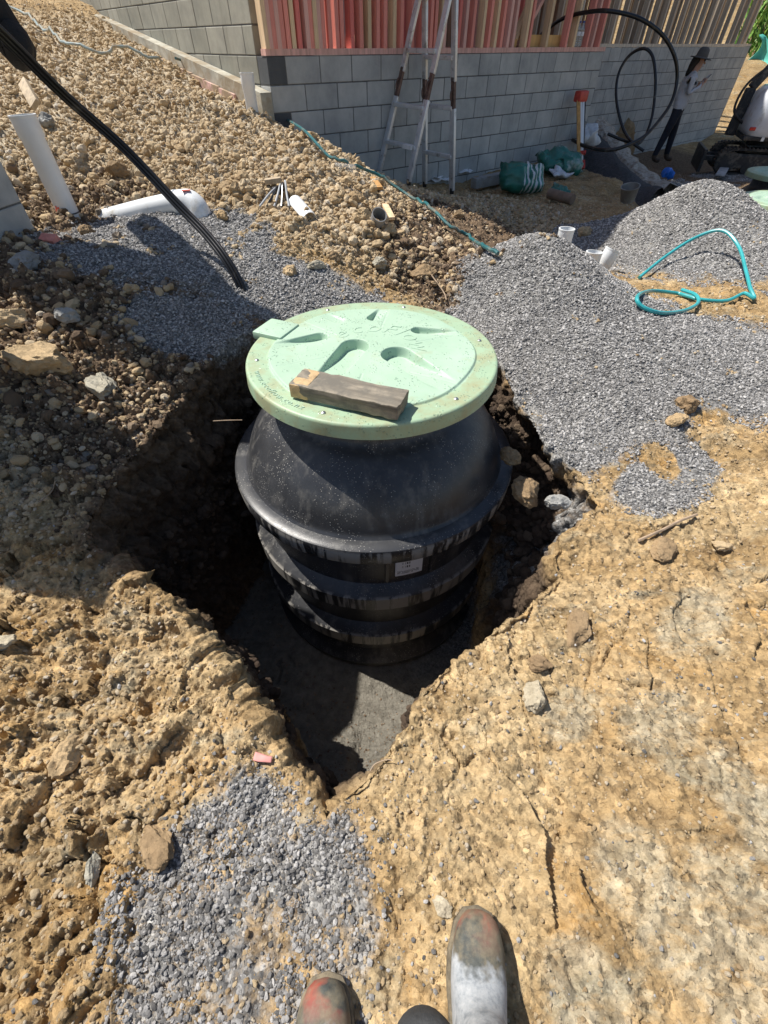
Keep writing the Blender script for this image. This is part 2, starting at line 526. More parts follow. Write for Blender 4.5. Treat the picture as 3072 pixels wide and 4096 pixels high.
# ------------------------------------------------------------------ gravel / soil zones (world coordinates)
def blob(x, y, cx, cy, rx, ry, rot=0.0, soft=0.35):
    c, s = math.cos(rot), math.sin(rot)
    u = ((x - cx) * c + (y - cy) * s) / rx
    v = (-(x - cx) * s + (y - cy) * c) / ry
    return 1 - sstep(1 - soft, 1 + soft, np.sqrt(u * u + v * v))
GRAVEL = [(1.12, 2.55, .72, 1.0, .1), (.84, 1.78, .35, .35, 0), (1.75, 2.35, .85, .62, .1), (2.6, 2.0, .8, .42, .1), (3.05, 4.55, 1.35, 1.15, .2),
          (-1.38, 3.02, .72, .55, -.2), (-.5, 2.62, .62, .30, -.15), (-.36, .0, .25, .33, .15), (-.30, -.25, .32, .22, 0), (-.12, .06, .12, .2, .2), (2.15, 4.9, .5, .7, .3),
          (5.0, 6.6, 1.3, 1.6, .4), (5.2, 9.2, 1.3, .5, .6), (7.6, 11.2, 1.4, .8, .2), (1.15, 4.0, .4, .3, 0), (1.25, 1.42, .3, .14, .5), (-1.0, 2.25, .35, .2, 0)]
GRAVEL_NOT = [(2.75, 3.02, .75, .10, .12), (1.62, 1.62, .14, .2, .4), (1.25, 1.52, .08, .1, 0)]
def gravel_mask(x, y):
    g = np.zeros_like(x)
    for b in GRAVEL:
        g = np.maximum(g, blob(x, y, *b))
    g = g * (1 - .42 * blob(x, y, -.33, -.05, .55, .6))
    for b in GRAVEL_NOT:
        g = g * (1 - blob(x, y, *b))
    return g
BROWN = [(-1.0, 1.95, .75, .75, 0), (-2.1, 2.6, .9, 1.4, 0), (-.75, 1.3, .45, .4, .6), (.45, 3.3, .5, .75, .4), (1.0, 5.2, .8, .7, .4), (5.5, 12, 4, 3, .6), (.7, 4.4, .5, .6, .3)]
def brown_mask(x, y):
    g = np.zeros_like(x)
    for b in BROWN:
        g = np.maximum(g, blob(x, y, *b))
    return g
SMOOTH = [(1.15, .25, .95, .75, .2), (.55, .1, .35, .5, 0)]
def smooth_mask(x, y):
    g = np.zeros_like(x)
    for b in SMOOTH:
        g = np.maximum(g, blob(x, y, *b))
    return g
CREAM = [(.10, .30, .22, .22, .6), (.30, .30, .2, .25, .6), (.42, .62, .25, .18, .6), (.22, .05, .2, .22, 0), (-.55, .55, .2, .14, .8), (1.4, 1.25, .4, .2, .2)]
CHALK = [(.78, -.05, .16, .22, -.3), (.62, .05, .12, .16, .4), (.80, .42, .16, .10, .5), (1.05, .75, .2, .1, .6), (.42, -.12, .1, .12, 0), (.95, .2, .1, .2, .2), (.55, .45, .12, .08, .5)]
def zone_mask(zs, x, y):
    g = np.zeros_like(x)
    for b in zs:
        g = np.maximum(g, blob(x, y, *b, .5))
    return g
RUBBLE = [(-3.2, 6.6, 2.6, 2.6, .3), (1.0, 5.9, 1.3, 1.0, .3), (-1.4, 4.3, 1.9, 1.4, .3), (-.3, 3.6, .8, .55, -.2), (-1.7, 1.9, .9, .8, 0), (-2.0, 3.2, .8, .5, 0), (.45, 3.3, .5, .5, .2)]
RUBBLE_LO = [(-.85, .05, .4, .8, .2), (-1.3, .5, .4, .4, 0)]
def rubble_mask(x, y):
    g = np.zeros_like(x)
    for b in RUBBLE:
        g = np.maximum(g, blob(x, y, *b))
    for b in RUBBLE_LO:
        g = np.maximum(g, .14 * blob(x, y, *b))
    return g

# ------------------------------------------------------------------ the ground: one polar sheet round the pit, floor > wall > rim > far ground
PC = np.array((-.06, 1.5))
RIM = [(-.145,.19),(-.02,.30),(.08,.42),(.125,.52),(.25,.63),(.395,.737),(.52,.82),(.624,.93),(.66,1.03),(.76,1.13),(.885,1.275),(.86,1.40),(.80,1.52),(.72,1.64),(.67,1.9),(.62,2.2),(.3,2.46),(-.1,2.52),
       (-.5,2.42),(-.82,2.2),(-.95,1.85),(-1.06,1.55),(-1.14,1.28),(-1.12,1.09),(-1.0,.96),(-.793,.827),(-.64,.70),(-.517,.594),(-.42,.46),(-.31,.356),(-.21,.27)]
def rim_radius(th):
    R = np.array(RIM) - PC
    out = np.full(len(th), 9.0)
    for i in range(len(R)):
        a, b = R[i], R[(i + 1) % len(R)]
        d = np.stack([np.cos(th), np.sin(th)], 1)
        e = b - a
        den = d[:, 0] * e[1] - d[:, 1] * e[0]
        den = np.where(np.abs(den) < 1e-9, 1e-9, den)
        t = (a[0] * e[1] - a[1] * e[0]) / den
        u = (a[0] * d[:, 1] - a[1] * d[:, 0]) / den
        ok = (t > 0) & (u >= -1e-6) & (u <= 1 + 1e-6)
        out = np.where(ok & (t < out), t, out)
    return out
NT = 1300
tt = np.linspace(-math.pi, math.pi, 6000)
dens = 1 + 1.9 * np.exp(-((tt + math.pi / 2) / math.radians(48)) ** 2) + 0.5 * np.exp(-((tt - math.pi / 2) / math.radians(40)) ** 2)
cum = np.cumsum(dens); cum = (cum - cum[0]) / (cum[-1] - cum[0])
TH = np.interp(np.arange(NT) / NT, cum, tt)
deg = np.degrees(TH)
rr = rim_radius(TH)
ring = np.stack([np.cos(TH) * 3, np.sin(TH) * 3, np.zeros(NT)], 1)
rr = rr + 0.012 * fbm(ring * 3.2, 4, 31)
def prof(keys):
    k = np.array(keys, float)
    return np.interp(deg, k[:, 0], k[:, 1])
floor_z = prof([(-180,-1.12),(-150,-1.14),(-115,-1.05),(-97,-.86),(-88,-.84),(-75,-.95),(-55,-1.08),(-38,-1.0),(-22,-.82),(-8,-.68),(15,-.42),(45,-.3),(90,-.4),(130,-.55),(160,-1.0),(180,-1.12)])
batter = prof([(-180,.16),(-165,.15),(-150,.15),(-120,.15),(-98,.14),(-88,.06),(-60,.02),(-42,.05),(-28,.24),(-12,.34),(3,.28),(20,.1),(60,.05),(120,.18),(150,.2),(180,.16)])
under = prof([(-180,.0),(-40,.0),(-20,.0),(-8,.04),(4,.18),(16,.22),(26,.08),(40,0),(180,0)])
rf = rr - batter
n_fl, n_wl = 64, 95
s_near = np.linspace(0, 2.15, 400)[1:]
s_far = 2.15 + (np.geomspace(1, 9000, 165)[1:] - 1) ** 1.0 * 0.0068
rows_r, rows_z, rows_kind = [], [], []
rx = np.cos(TH); ry = np.sin(TH)
rimz = height(np.stack([PC[0] + rx * rr, PC[1] + ry * rr], 1))
for k in range(n_fl):
    a = k / n_fl
    r = 0.25 + (rf - 0.25) * a
    rows_r.append(r); rows_z.append(-1.155 + (floor_z + 1.155) * sstep(.68, np.maximum(rf, .75), r)); rows_kind.append(np.full(NT, 0.0))
for k in range(n_wl):
    s = k / (n_wl - 1)
    zz = floor_z + (rimz - floor_z) * s
    bow = np.sin(math.pi * s) * 0.02
    ov = under * np.clip(np.sin(math.pi * np.clip((s - .35) / .62, 0, 1)), 0, 1)
    r = rf + (rr - rf) * s ** 1.15 + bow * 0 + ov
    rows_r.append(r); rows_z.append(zz); rows_kind.append(np.full(NT, 1.0))
rough_edge = 0
for s in np.concatenate([s_near, s_far]):
    r = rr + s
    rows_r.append(r); rows_z.append(None); rows_kind.append(np.full(NT, 2.0))
NR = len(rows_r)
Rg = np.array(rows_r)
X = PC[0] + rx[None, :] * Rg
Y = PC[1] + ry[None, :] * Rg
Z = np.zeros_like(X)
ng = n_fl + n_wl
for k in range(ng):
    Z[k] = rows_z[k]
Z[ng:] = height(np.stack([X[ng:].ravel(), Y[ng:].ravel()], 1)).reshape(NR - ng, NT)
K = np.array(rows_kind)
P = np.stack([X, Y, Z], -1)
# surface directions
dr = np.gradient(P, axis=0)
dt = (np.roll(P, -1, 1) - np.roll(P, 1, 1))
nrm = np.cross(dr.reshape(-1, 3), dt.reshape(-1, 3))
nrm /= np.linalg.norm(nrm, axis=1, keepdims=True) + 1e-12
Pf = P.reshape(-1, 3)
x, y = Pf[:, 0], Pf[:, 1]
wall = np.repeat(np.clip(np.sin(math.pi * np.clip((np.arange(NR) - n_fl) / n_wl, 0, 1)), 0, 1) ** .5, NT)
flo = (K.ravel() == 0).astype(np.float32)
dist = np.sqrt(x * x + y * y + (Pf[:, 2] - EYE) ** 2)
gr = gravel_mask(x, y) * (1 - wall) * (1 - flo)
br = brown_mask(x, y)
sm = smooth_mask(x, y)
ru = rubble_mask(x, y)
lowland = 1 - np.maximum(gr, 0)
tr = 1 - sstep(7, 14, dist)
# broad lumps, then lumpy clods, then crumbs
disp = 0.030 * fbm(Pf * 2.1, 3, 3) * (1 - .55 * gr) * (1 - .6 * sm) * (1 - .6 * flo)
disp += 0.016 * fbm(Pf * 7.0, 3, 9) * (1 - .55 * gr) * (1 - .78 * sm) * (1 - .5 * flo)
wq = Pf * 13.0 + 0.35 * np.stack([fbm(Pf * 11, 2, 41), fbm(Pf * 11, 2, 43), fbm(Pf * 11, 2, 47)], 1)
f1, f2, cid, pla = worley(wq, 5)
clod = sstep(0.0, 0.38, f2 - f1)
amt = (0.25 + .9 * ru + .5 * br) * (1 - .85 * gr) * (1 - .85 * sm) * (1 - .8 * flo)
hard = (1 - .85 * gr) * (1 - .8 * flo) * tr
disp += (.25 + 1.0 * ru + .5 * br) * (1 - .55 * sm) * hard * ((clod * .35 + .65) * 0.020 * (cid - .3) + .030 * pla - .006 * (1 - clod))
rdg = 1 - np.abs(fbm(Pf * 16, 4, 55, .62))
disp += (.012 + .014 * ru) * (rdg - .55) * (1 - .8 * gr) * (1 - .55 * sm) * (1 - .6 * flo) * tr
f1b, f2b, cidb, plb = worley(Pf * 34.0 + 0.2 * np.stack([cid, cid, cid], 1), 15)
clodb = sstep(0.0, 0.4, f2b - f1b)
disp += (0.6 + .6 * ru) * (1 - .45 * sm) * hard * (.0075 * (cidb - .4) + .014 * plb - .003 * (1 - clodb))
disp += 0.003 * fbm(Pf * 55, 2, 77) * tr
# drying cracks and slabs on the trodden clay by the boots
cq = np.stack([x * 5.5, y * 3.2, np.zeros_like(x)], 1) + .55 * np.stack([fbm(Pf * 4, 3, 61), fbm(Pf * 4, 3, 63), x * 0], 1)
c1, c2, cc, plc = worley(cq, 25)
crack = 1 - sstep(0.0, 0.03, c2 - c1)
cm = sm * sstep(-.05, .25, fbm(Pf * 1.7, 2, 88))
disp += -0.016 * crack * cm + (0.014 * (cc - .5) + .034 * plc) * sm
lf = np.maximum(blob(x, y, -.85, .3, .55, 1.0), blob(x, y, -1.3, 1.0, .5, .6)) * (1 - gr)
lq = np.stack([x * 7.5, y * 7.5, np.zeros_like(x)], 1) + .7 * np.stack([fbm(Pf * 6, 4, 161), fbm(Pf * 6, 4, 163), x * 0], 1)
l1, l2, lc, lpl = worley(lq, 35)
disp += lf * (.030 * (lc - .5) + .050 * lpl - .022 * (1 - sstep(0.0, .07, l2 - l1)) * sstep(-.1, .3, fbm(Pf * 3, 2, 166)))
disp += lf * .02 * (1 - np.abs(fbm(Pf * 9, 4, 171, .6)) - .55)
# torn pit walls: vertical scoring from the bucket teeth, lumps at the collapsed side
thv = np.tile(TH, NR)
lump = np.exp(-((np.degrees(thv) - 8) / 26) ** 2) * wall
score = vnoise(np.stack([thv * 26, Pf[:, 2] * 1.4, x * 0], 1), 91)
disp += wall * (0.022 * score + 0.028 * fbm(Pf * 9, 4, 93)) + lump * 0.06 * fbm(Pf * 7.5, 4, 95)
near_rim = np.repeat(np.exp(-((np.arange(NR) - ng) / 14.0) ** 2), NT)
disp += near_rim * (.008 + .016 * np.exp(-((np.degrees(thv) - 8) / 40) ** 2)) * fbm(Pf * 13, 4, 97)
Q = Pf + nrm * disp[:, None]
ZD = Q[:, 2].reshape(NR, NT)
idx = np.arange(NR * NT).reshape(NR, NT)
nx = np.roll(idx, -1, 1)
faces = np.stack([idx[:-1], nx[:-1], nx[1:], idx[1:]], -1).reshape(-1, 4)
me = bpy.data.meshes.new('ground')
me.vertices.add(NR * NT)
me.vertices.foreach_set('co', Q.astype(np.float32).ravel())
me.loops.add(len(faces) * 4)
me.loops.foreach_set('vertex_index', faces.astype(np.int32).ravel())
me.polygons.add(len(faces))
me.polygons.foreach_set('loop_start', (np.arange(len(faces)) * 4).astype(np.int32))
me.polygons.foreach_set('loop_total', np.full(len(faces), 4, np.int32))
me.update(calc_edges=True)
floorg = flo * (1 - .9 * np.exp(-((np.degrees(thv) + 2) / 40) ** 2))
floorall = flo
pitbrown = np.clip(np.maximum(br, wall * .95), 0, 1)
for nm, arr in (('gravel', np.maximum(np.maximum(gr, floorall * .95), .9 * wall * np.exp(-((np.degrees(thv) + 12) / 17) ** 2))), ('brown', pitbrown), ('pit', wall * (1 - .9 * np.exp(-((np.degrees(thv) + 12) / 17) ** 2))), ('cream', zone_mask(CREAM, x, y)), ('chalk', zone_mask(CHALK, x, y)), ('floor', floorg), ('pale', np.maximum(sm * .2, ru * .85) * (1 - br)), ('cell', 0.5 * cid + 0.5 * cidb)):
    a = me.attributes.new(nm, 'FLOAT', 'POINT')
    a.data.foreach_set('value', arr.astype(np.float32))
me.shade_smooth()
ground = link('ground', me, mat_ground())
tag(ground, kind='structure')
ground['label'] = 'torn yellow clay building site ground with a dug pit'
# outward normal check (the sheet must face up)
if nrm[(NR - 40) * NT, 2] < 0:
    me.flip_normals()

def gz(px_, py_):
    """displaced ground level near a world point"""
    d = np.array((px_, py_)) - PC
    r = math.hypot(*d); th = math.atan2(d[1], d[0])
    j = int(np.argmin(np.abs(TH - th)))
    col = Rg[ng:, j]
    i = int(np.argmin(np.abs(col - r))) + ng
    return float(ZD[max(i - 2, ng):i + 3, max(j - 2, 0):j + 3].max())

# ------------------------------------------------------------------ scattered stones (uncountable): instances of torn lumps
def stone_nodes(name, mat, seeds, rough_amt, subdiv=2, hull=False):
    g = bpy.data.node_groups.new(name, 'GeometryNodeTree')
    g.interface.new_socket('Geometry', in_out='INPUT', socket_type='NodeSocketGeometry')
    g.interface.new_socket('Geometry', in_out='OUTPUT', socket_type='NodeSocketGeometry')
    nd, lk = g.nodes, g.links
    gi, go = nd.new('NodeGroupInput'), nd.new('NodeGroupOutput')
    gti = nd.new('GeometryNodeJoinGeometry')
    for s in seeds:
        ico = nd.new('GeometryNodeMeshIcoSphere')
        ico.inputs['Radius'].default_value = 1
        ico.inputs['Subdivisions'].default_value = subdiv
        nz = nd.new('ShaderNodeTexNoise')
        nz.noise_dimensions = '4D'
        nz.inputs['W'].default_value = s * 3.7
        nz.inputs['Scale'].default_value = 2.6 if hull else 1.45
        nz.inputs['Detail'].default_value = 4
        nz.inputs['Roughness'].default_value = 0.62
        sub = nd.new('ShaderNodeVectorMath'); sub.operation = 'SUBTRACT'
        sub.inputs[1].default_value = (.5, .5, .5)
        mul = nd.new('ShaderNodeVectorMath'); mul.operation = 'SCALE'
        mul.inputs['Scale'].default_value = rough_amt
        sp = nd.new('GeometryNodeSetPosition')
        lk.new(nz.outputs['Color'], sub.inputs[0]); lk.new(sub.outputs[0], mul.inputs[0])
        lk.new(ico.outputs['Mesh'], sp.inputs['Geometry']); lk.new(mul.outputs[0], sp.inputs['Offset'])
        geo = sp.outputs[0]
        if hull:
            ch = nd.new('GeometryNodeConvexHull')
            lk.new(geo, ch.inputs[0]); geo = ch.outputs[0]
        sm_ = nd.new('GeometryNodeSetMaterial'); sm_.inputs['Material'].default_value = mat
        lk.new(geo, sm_.inputs['Geometry'])
        ti = nd.new('GeometryNodeGeometryToInstance')
        lk.new(sm_.outputs[0], ti.inputs[0]); lk.new(ti.outputs[0], gti.inputs[0])
    iop = nd.new('GeometryNodeInstanceOnPoints')
    iop.inputs['Pick Instance'].default_value = True
    def attr(nm, ty):
        a = nd.new('GeometryNodeInputNamedAttribute'); a.data_type = ty; a.inputs['Name'].default_value = nm
        return a.outputs[0]
    er = nd.new('FunctionNodeEulerToRotation')
    lk.new(attr('rot', 'FLOAT_VECTOR'), er.inputs[0])
    lk.new(gi.outputs[0], iop.inputs['Points']); lk.new(gti.outputs[0], iop.inputs['Instance'])
    lk.new(attr('pick', 'INT'), iop.inputs['Instance Index'])
    lk.new(er.outputs[0], iop.inputs['Rotation']); lk.new(attr('scl', 'FLOAT_VECTOR'), iop.inputs['Scale'])
    lk.new(iop.outputs[0], go.inputs[0])
    return g

def scatter(name, label, cat, weight, count, rad, mat, seeds=(1, 2, 3, 4, 5), rough_amt=0.75, sink=0.25, flat=(.55, .9), subdiv=3, seed=1, hull=False):
    r = np.random.default_rng(seed)
    p = weight / weight.sum()
    cs = np.cumsum(p)
    pick = np.searchsorted(cs, r.random(count))
    pick = np.clip(pick, 0, len(Q) - 1)
    row = pick // NT; colm = pick % NT
    j2 = (colm + 1) % NT; i2 = np.clip(row + 1, 0, NR - 1)
    a = r.random((count, 1)); b = r.random((count, 1))
    base = Q[pick]
    pos = base + (Q[row * NT + j2] - base) * a + (Q[i2 * NT + colm] - base) * b
    rad_ = rad(r, count, pos, pick)
    n_ = nrm[pick]; n_ = np.where(n_[:, 2:3] < -.2, -n_, n_)
    pos = pos + n_ * (rad_ * (0.5 - sink))[:, None]
    scl = np.stack([rad_ * r.uniform(.8, 1.35, count), rad_ * r.uniform(.7, 1.1, count), rad_ * r.uniform(*flat, count)], 1)
    rot = np.stack([r.normal(0, .45, count), r.normal(0, .45, count), r.uniform(0, 6.28, count)], 1)
    m_ = bpy.data.meshes.new(name)
    m_.vertices.add(count)
    m_.vertices.foreach_set('co', pos.astype(np.float32).ravel())
    for nm, ty, arr in (('rot', 'FLOAT_VECTOR', rot), ('scl', 'FLOAT_VECTOR', scl)):
        at_ = m_.attributes.new(nm, ty, 'POINT')
        at_.data.foreach_set('vector', arr.astype(np.float32).ravel())
    at_ = m_.attributes.new('pick', 'INT', 'POINT')
    at_.data.foreach_set('value', r.integers(0, len(seeds), count).astype(np.int32))
    o = link(name, m_, mat)
    mod = o.modifiers.new('stones', 'NODES')
    mod.node_group = stone_nodes(name + '_nodes', mat, seeds, rough_amt, subdiv, hull)
    tag(o, label, cat, kind='stuff')
    return o

# area of each grid cell, and whether it can be seen from about here
area = np.linalg.norm(np.cross(dr.reshape(-1, 3), dt.reshape(-1, 3) / 2), axis=1)
dep = np.maximum(Q[:, 1] * CP - (Q[:, 2] - EYE) * SP, .05)
sx = Q[:, 0] / dep; sy = (Q[:, 1] * SP + (Q[:, 2] - EYE) * CP) / dep
seen = (np.abs(sx) < 1.15) & (np.abs(sy) < 1.45) & (dist < 14)
gn = gr + .62 * fbm(Pf * 7, 4, 121, .6) * sstep(0, .25, gr)
foreg = blob(x, y, -.33, -.05, .45, .5)
gsel = sstep(.42, .6, gn)
outside = (K.ravel() == 2).astype(np.float32)
base_w = area * seen * outside
rsz = lambda lo, hi, p: (lambda r, c, pos, pk: lo + (hi - lo) * r.random(c) ** p)
def gravel_rad(r, c, pos, pk):
    d = np.linalg.norm(pos - np.array((0, 0, EYE)), axis=1)
    return (0.0018 + 0.0060 * r.random(c) ** 3.4) * (.9 + .16 * np.clip(d - 1.5, 0, 4))
scatter('gravel', 'loose crushed grey gravel heaped and spread over the clay', 'gravel', base_w * gsel * (1 - .4 * foreg) / np.maximum(dist, 1.1) ** 1.6, 250000, gravel_rad, M_GREYST, rough_amt=1.5, flat=(.35, .8), subdiv=1, seed=2, seeds=(1, 2, 3, 4, 5, 6, 7, 8))
claysel = (1 - gsel) * (1 - br * .8)
def clay_rad(r, c, pos, pk):
    d = np.linalg.norm(pos - np.array((0, 0, EYE)), axis=1)
    return np.minimum(.0028 * np.exp(.75 * r.normal(size=c)), .0075 + .0145 * ru[pk]) * (.8 + .5 * ru[pk] + .30 * np.clip(d - 2, 0, 1.4) - .06 * np.clip(d - 4, 0, 4))
scatter('clay_crumbs', 'loose crumbs and clods of pale yellow clay strewn over the ground', 'rubble', base_w * claysel * (.17 + 1.1 * ru) * (1 - .45 * sm) / np.maximum(dist, 1.0) ** 1.1, 230000, clay_rad, M_CLAYST, rough_amt=1.7, subdiv=2, seed=3, seeds=(1, 2, 3, 4, 5, 6, 7, 8))
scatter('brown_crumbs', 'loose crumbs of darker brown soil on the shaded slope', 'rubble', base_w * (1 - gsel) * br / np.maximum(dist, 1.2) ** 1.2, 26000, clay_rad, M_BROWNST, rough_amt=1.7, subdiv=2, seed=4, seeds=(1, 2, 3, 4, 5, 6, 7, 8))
scatter('grey_chips', 'stray grey stone chips trodden into the yellow clay', 'gravel', base_w * (1 - gsel) * (.15 + sstep(.0, .4, gr) * 2 + .5 * sstep(.25, .6, fbm(Pf * 2.5, 3, 131))) / np.maximum(dist, 1.0) ** 1.6, 8000, rsz(.002, .007, 3.5), M_GREYST, rough_amt=1.5, subdiv=1, seed=5)
pitw = area * seen * (wall > .93) * (.4 + lump * 2)
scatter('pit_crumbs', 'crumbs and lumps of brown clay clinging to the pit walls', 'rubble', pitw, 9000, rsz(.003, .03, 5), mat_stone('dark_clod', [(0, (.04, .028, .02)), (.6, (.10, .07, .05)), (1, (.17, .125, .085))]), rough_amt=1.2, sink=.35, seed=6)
flw = area * seen * flo * (np.abs(Rg.ravel()) > .55)
scatter('pit_floor_grit', 'fine muddy grit on the pit floor', 'grit', flw, 4000, rsz(.002, .007, 3), M_BROWNST, rough_amt=1.5, subdiv=1, seed=7)

# ------------------------------------------------------------------ the septic tank
TX, TY = -.05, 1.757
LIDZ = .463
def mat_tank():
    m, nt, b = new_mat('black_polyethylene')
    co = N(nt, 'ShaderNodeTexCoord').outputs['Object']
    mp = N(nt, 'ShaderNodeMapping')
    mp.inputs['Scale'].default_value = (26, 26, 2.2)
    nt.links.new(co, mp.inputs['Vector'])
    base = ramp(nt, noise(nt, co, 6, 5, .6), [(.3, (.022, .0225, .025)), (.7, (.048, .049, .053))])
    streak = noise(nt, mp.outputs[0], 1.0, 5, .6)
    film = noise(nt, co, 5, 6, .7)
    sx_ = mathn(nt, 'MULTIPLY', streak, mathn(nt, 'ADD', film, .1))
    dm = ramp(nt, sx_, [(.30, (0, 0, 0)), (.46, (.42, .42, .42))])
    rimm = N(nt, 'ShaderNodeAttribute', attribute_name='lip').outputs['Fac']
    run = ramp(nt, streak, [(.44, (0, 0, 0)), (.52, (.85, .85, .85))])
    dm = mixc(nt, rimm, dm, run)
    speck = N(nt, 'ShaderNodeTexVoronoi'); speck.inputs['Scale'].default_value = 95
    nt.links.new(co, speck.inputs['Vector'])
    sm_ = ramp(nt, speck.outputs['Distance'], [(.15, (1, 1, 1)), (.23, (0, 0, 0))])
    sm_ = mixc(nt, 1.0, sm_, ramp(nt, noise(nt, co, 9, 3, .5), [(.45, (0, 0, 0)), (.58, (1, 1, 1))]), 'MULTIPLY')
    col = mixc(nt, dm, base, ramp(nt, film, [(.3, (.10, .096, .09)), (.7, (.24, .225, .20))]))
    col = mixc(nt, rimm, col, mixc(nt, run, (.02, .02, .021), (.30, .28, .25)))
    col = mixc(nt, sm_, col, (.30, .285, .26))
    nt.links.new(col, b.inputs['Base Color'])
    nt.links.new(ramp(nt, dm, [(0, (.34, .34, .34)), (1, (.7, .7, .7))]), b.inputs['Roughness'])
    nr = bump(nt, noise(nt, co, 260, 3, .6), .25, .0015, b)
    bump(nt, sm_, .5, .002, b, nr)
    return m
M_TANK = mat_tank()
def ring_mesh(profile, seg=160, lips=()):
    """lathe with a 'lip' attribute on the rows that catch mud"""
    b = MB(); b.lathe(profile, seg)
    me = b.mesh('body')
    bm = bmesh.new(); bm.from_mesh(me); bmesh.ops.recalc_face_normals(bm, faces=bm.faces); bm.to_mesh(me); bm.free()
    a = me.attributes.new('lip', 'FLOAT', 'POINT')
    vals = np.zeros(len(me.vertices), np.float32)
    for i in lips:
        vals[i * seg:(i + 1) * seg] = 1
    a.data.foreach_set('value', vals)
    me.shade_smooth(); me.set_sharp_from_angle(angle=math.radians(38))
    return me
TB = -1.16
def make_tank(name, loc, full=True):
    root = empty(name, loc)
    # body: z from 0 (base) to 1.62 (under the lid)
    pr, lips = [(0, 0), (.60, 0), (.655, .015), (.665, .03)], []
    def rib(zc, hw=.045):
        i = len(pr)
        pr.extend([(.665, zc - hw + .0), (.668, zc + hw), (.655, zc + hw + .012), (.605, zc + hw + .045)])
        lips.extend([i, i + 1])
    pr.append((.665, .06)); pr.append((.60, .12))
    for zc in (.34, .70):
        pr.append((.60, zc - .09)); pr.append((.607, zc - .055)); rib(zc)
    pr.append((.60, 1.02)); pr.append((.61, 1.03)); 
    i = len(pr); pr.extend([(.678, 1.04), (.683, 1.046), (.688, 1.112), (.684, 1.127), (.67, 1.134)]); lips.extend([i + 1, i + 2])
    for q_ in smooth_path([(.63, 0, 1.134), (.618, 0, 1.15), (.606, 0, 1.185), (.586, 0, 1.235), (.556, 0, 1.29), (.512, 0, 1.348), (.457, 0, 1.40), (.408, 0, 1.44), (.392, 0, 1.48)], 4):
        pr.append((q_.x, q_.z))
    pr.extend([(.392, 1.590), (.38, 1.590), (.375, 1.53), (0, 1.53)])
    body = link('body', ring_mesh(pr, 160, lips), M_TANK, root)
    return root

tank = make_tank('septic_tank', (TX, TY, TB))
tag(tank, 'ribbed black plastic septic tank with pale green lid standing in the pit', 'tank')

def mat_lid():
    m, nt, b = new_mat('mint_green_lid')
    co = N(nt, 'ShaderNodeTexCoord').outputs['Object']
    rimw = N(nt, 'ShaderNodeAttribute', attribute_name='rim').outputs['Fac']
    n1 = noise(nt, co, 4, 6, .6); n2 = noise(nt, co, 40, 4, .6)
    base = ramp(nt, n1, [(.3, (.33, .475, .35)), (.55, (.385, .53, .40)), (.75, (.43, .575, .445))])
    old = ramp(nt, n1, [(.3, (.29, .41, .255)), (.7, (.36, .485, .315))])
    col = mixc(nt, mathn(nt, 'MULTIPLY', rimw, mathn(nt, 'ADD', n1, .25), True), base, old)
    mud = ramp(nt, mathn(nt, 'MULTIPLY', noise(nt, co, 7, 6, .7), mathn(nt, 'ADD', mathn(nt, 'MULTIPLY', rimw, .25), .9)), [(.52, (0, 0, 0)), (.74, (.7, .7, .7))])
    col = mixc(nt, mud, col, (.33, .30, .16))
    vo = N(nt, 'ShaderNodeTexVoronoi'); vo.inputs['Scale'].default_value = 75
    dmp = N(nt, 'ShaderNodeMapping'); 
    nt.links.new(co, dmp.inputs['Vector'])
    dv = N(nt, 'ShaderNodeVectorMath', operation='ADD')
    nz = N(nt, 'ShaderNodeTexNoise'); nz.inputs['Scale'].default_value = 60
    nt.links.new(co, nz.inputs['Vector'])
    sc_ = N(nt, 'ShaderNodeVectorMath', operation='SCALE'); sc_.inputs['Scale'].default_value = .018
    nt.links.new(nz.outputs['Color'], sc_.inputs[0]); nt.links.new(sc_.outputs[0], dv.inputs[1]); nt.links.new(dmp.outputs[0], dv.inputs[0])
    nt.links.new(dv.outputs[0], vo.inputs['Vector'])
    drop = ramp(nt, vo.outputs['Distance'], [(.20, (1, 1, 1)), (.32, (0, 0, 0))])
    drop = mixc(nt, 1.0, drop, ramp(nt, noise(nt, co, 22, 3, .5), [(.5, (0, 0, 0)), (.56, (1, 1, 1))]), 'MULTIPLY')
    col = mixc(nt, mathn(nt, 'MULTIPLY', drop, .42), col, (.20, .34, .25))
    nt.links.new(col, b.inputs['Base Color'])
    nt.links.new(ramp(nt, drop, [(0, (.5, .5, .5)), (1, (.12, .12, .12))]), b.inputs['Roughness'])
    nr = bump(nt, drop, .7, .003, b)
    bump(nt, n2, .15, .001, b, nr)
    return m
M_LID = mat_lid()
LR = .525
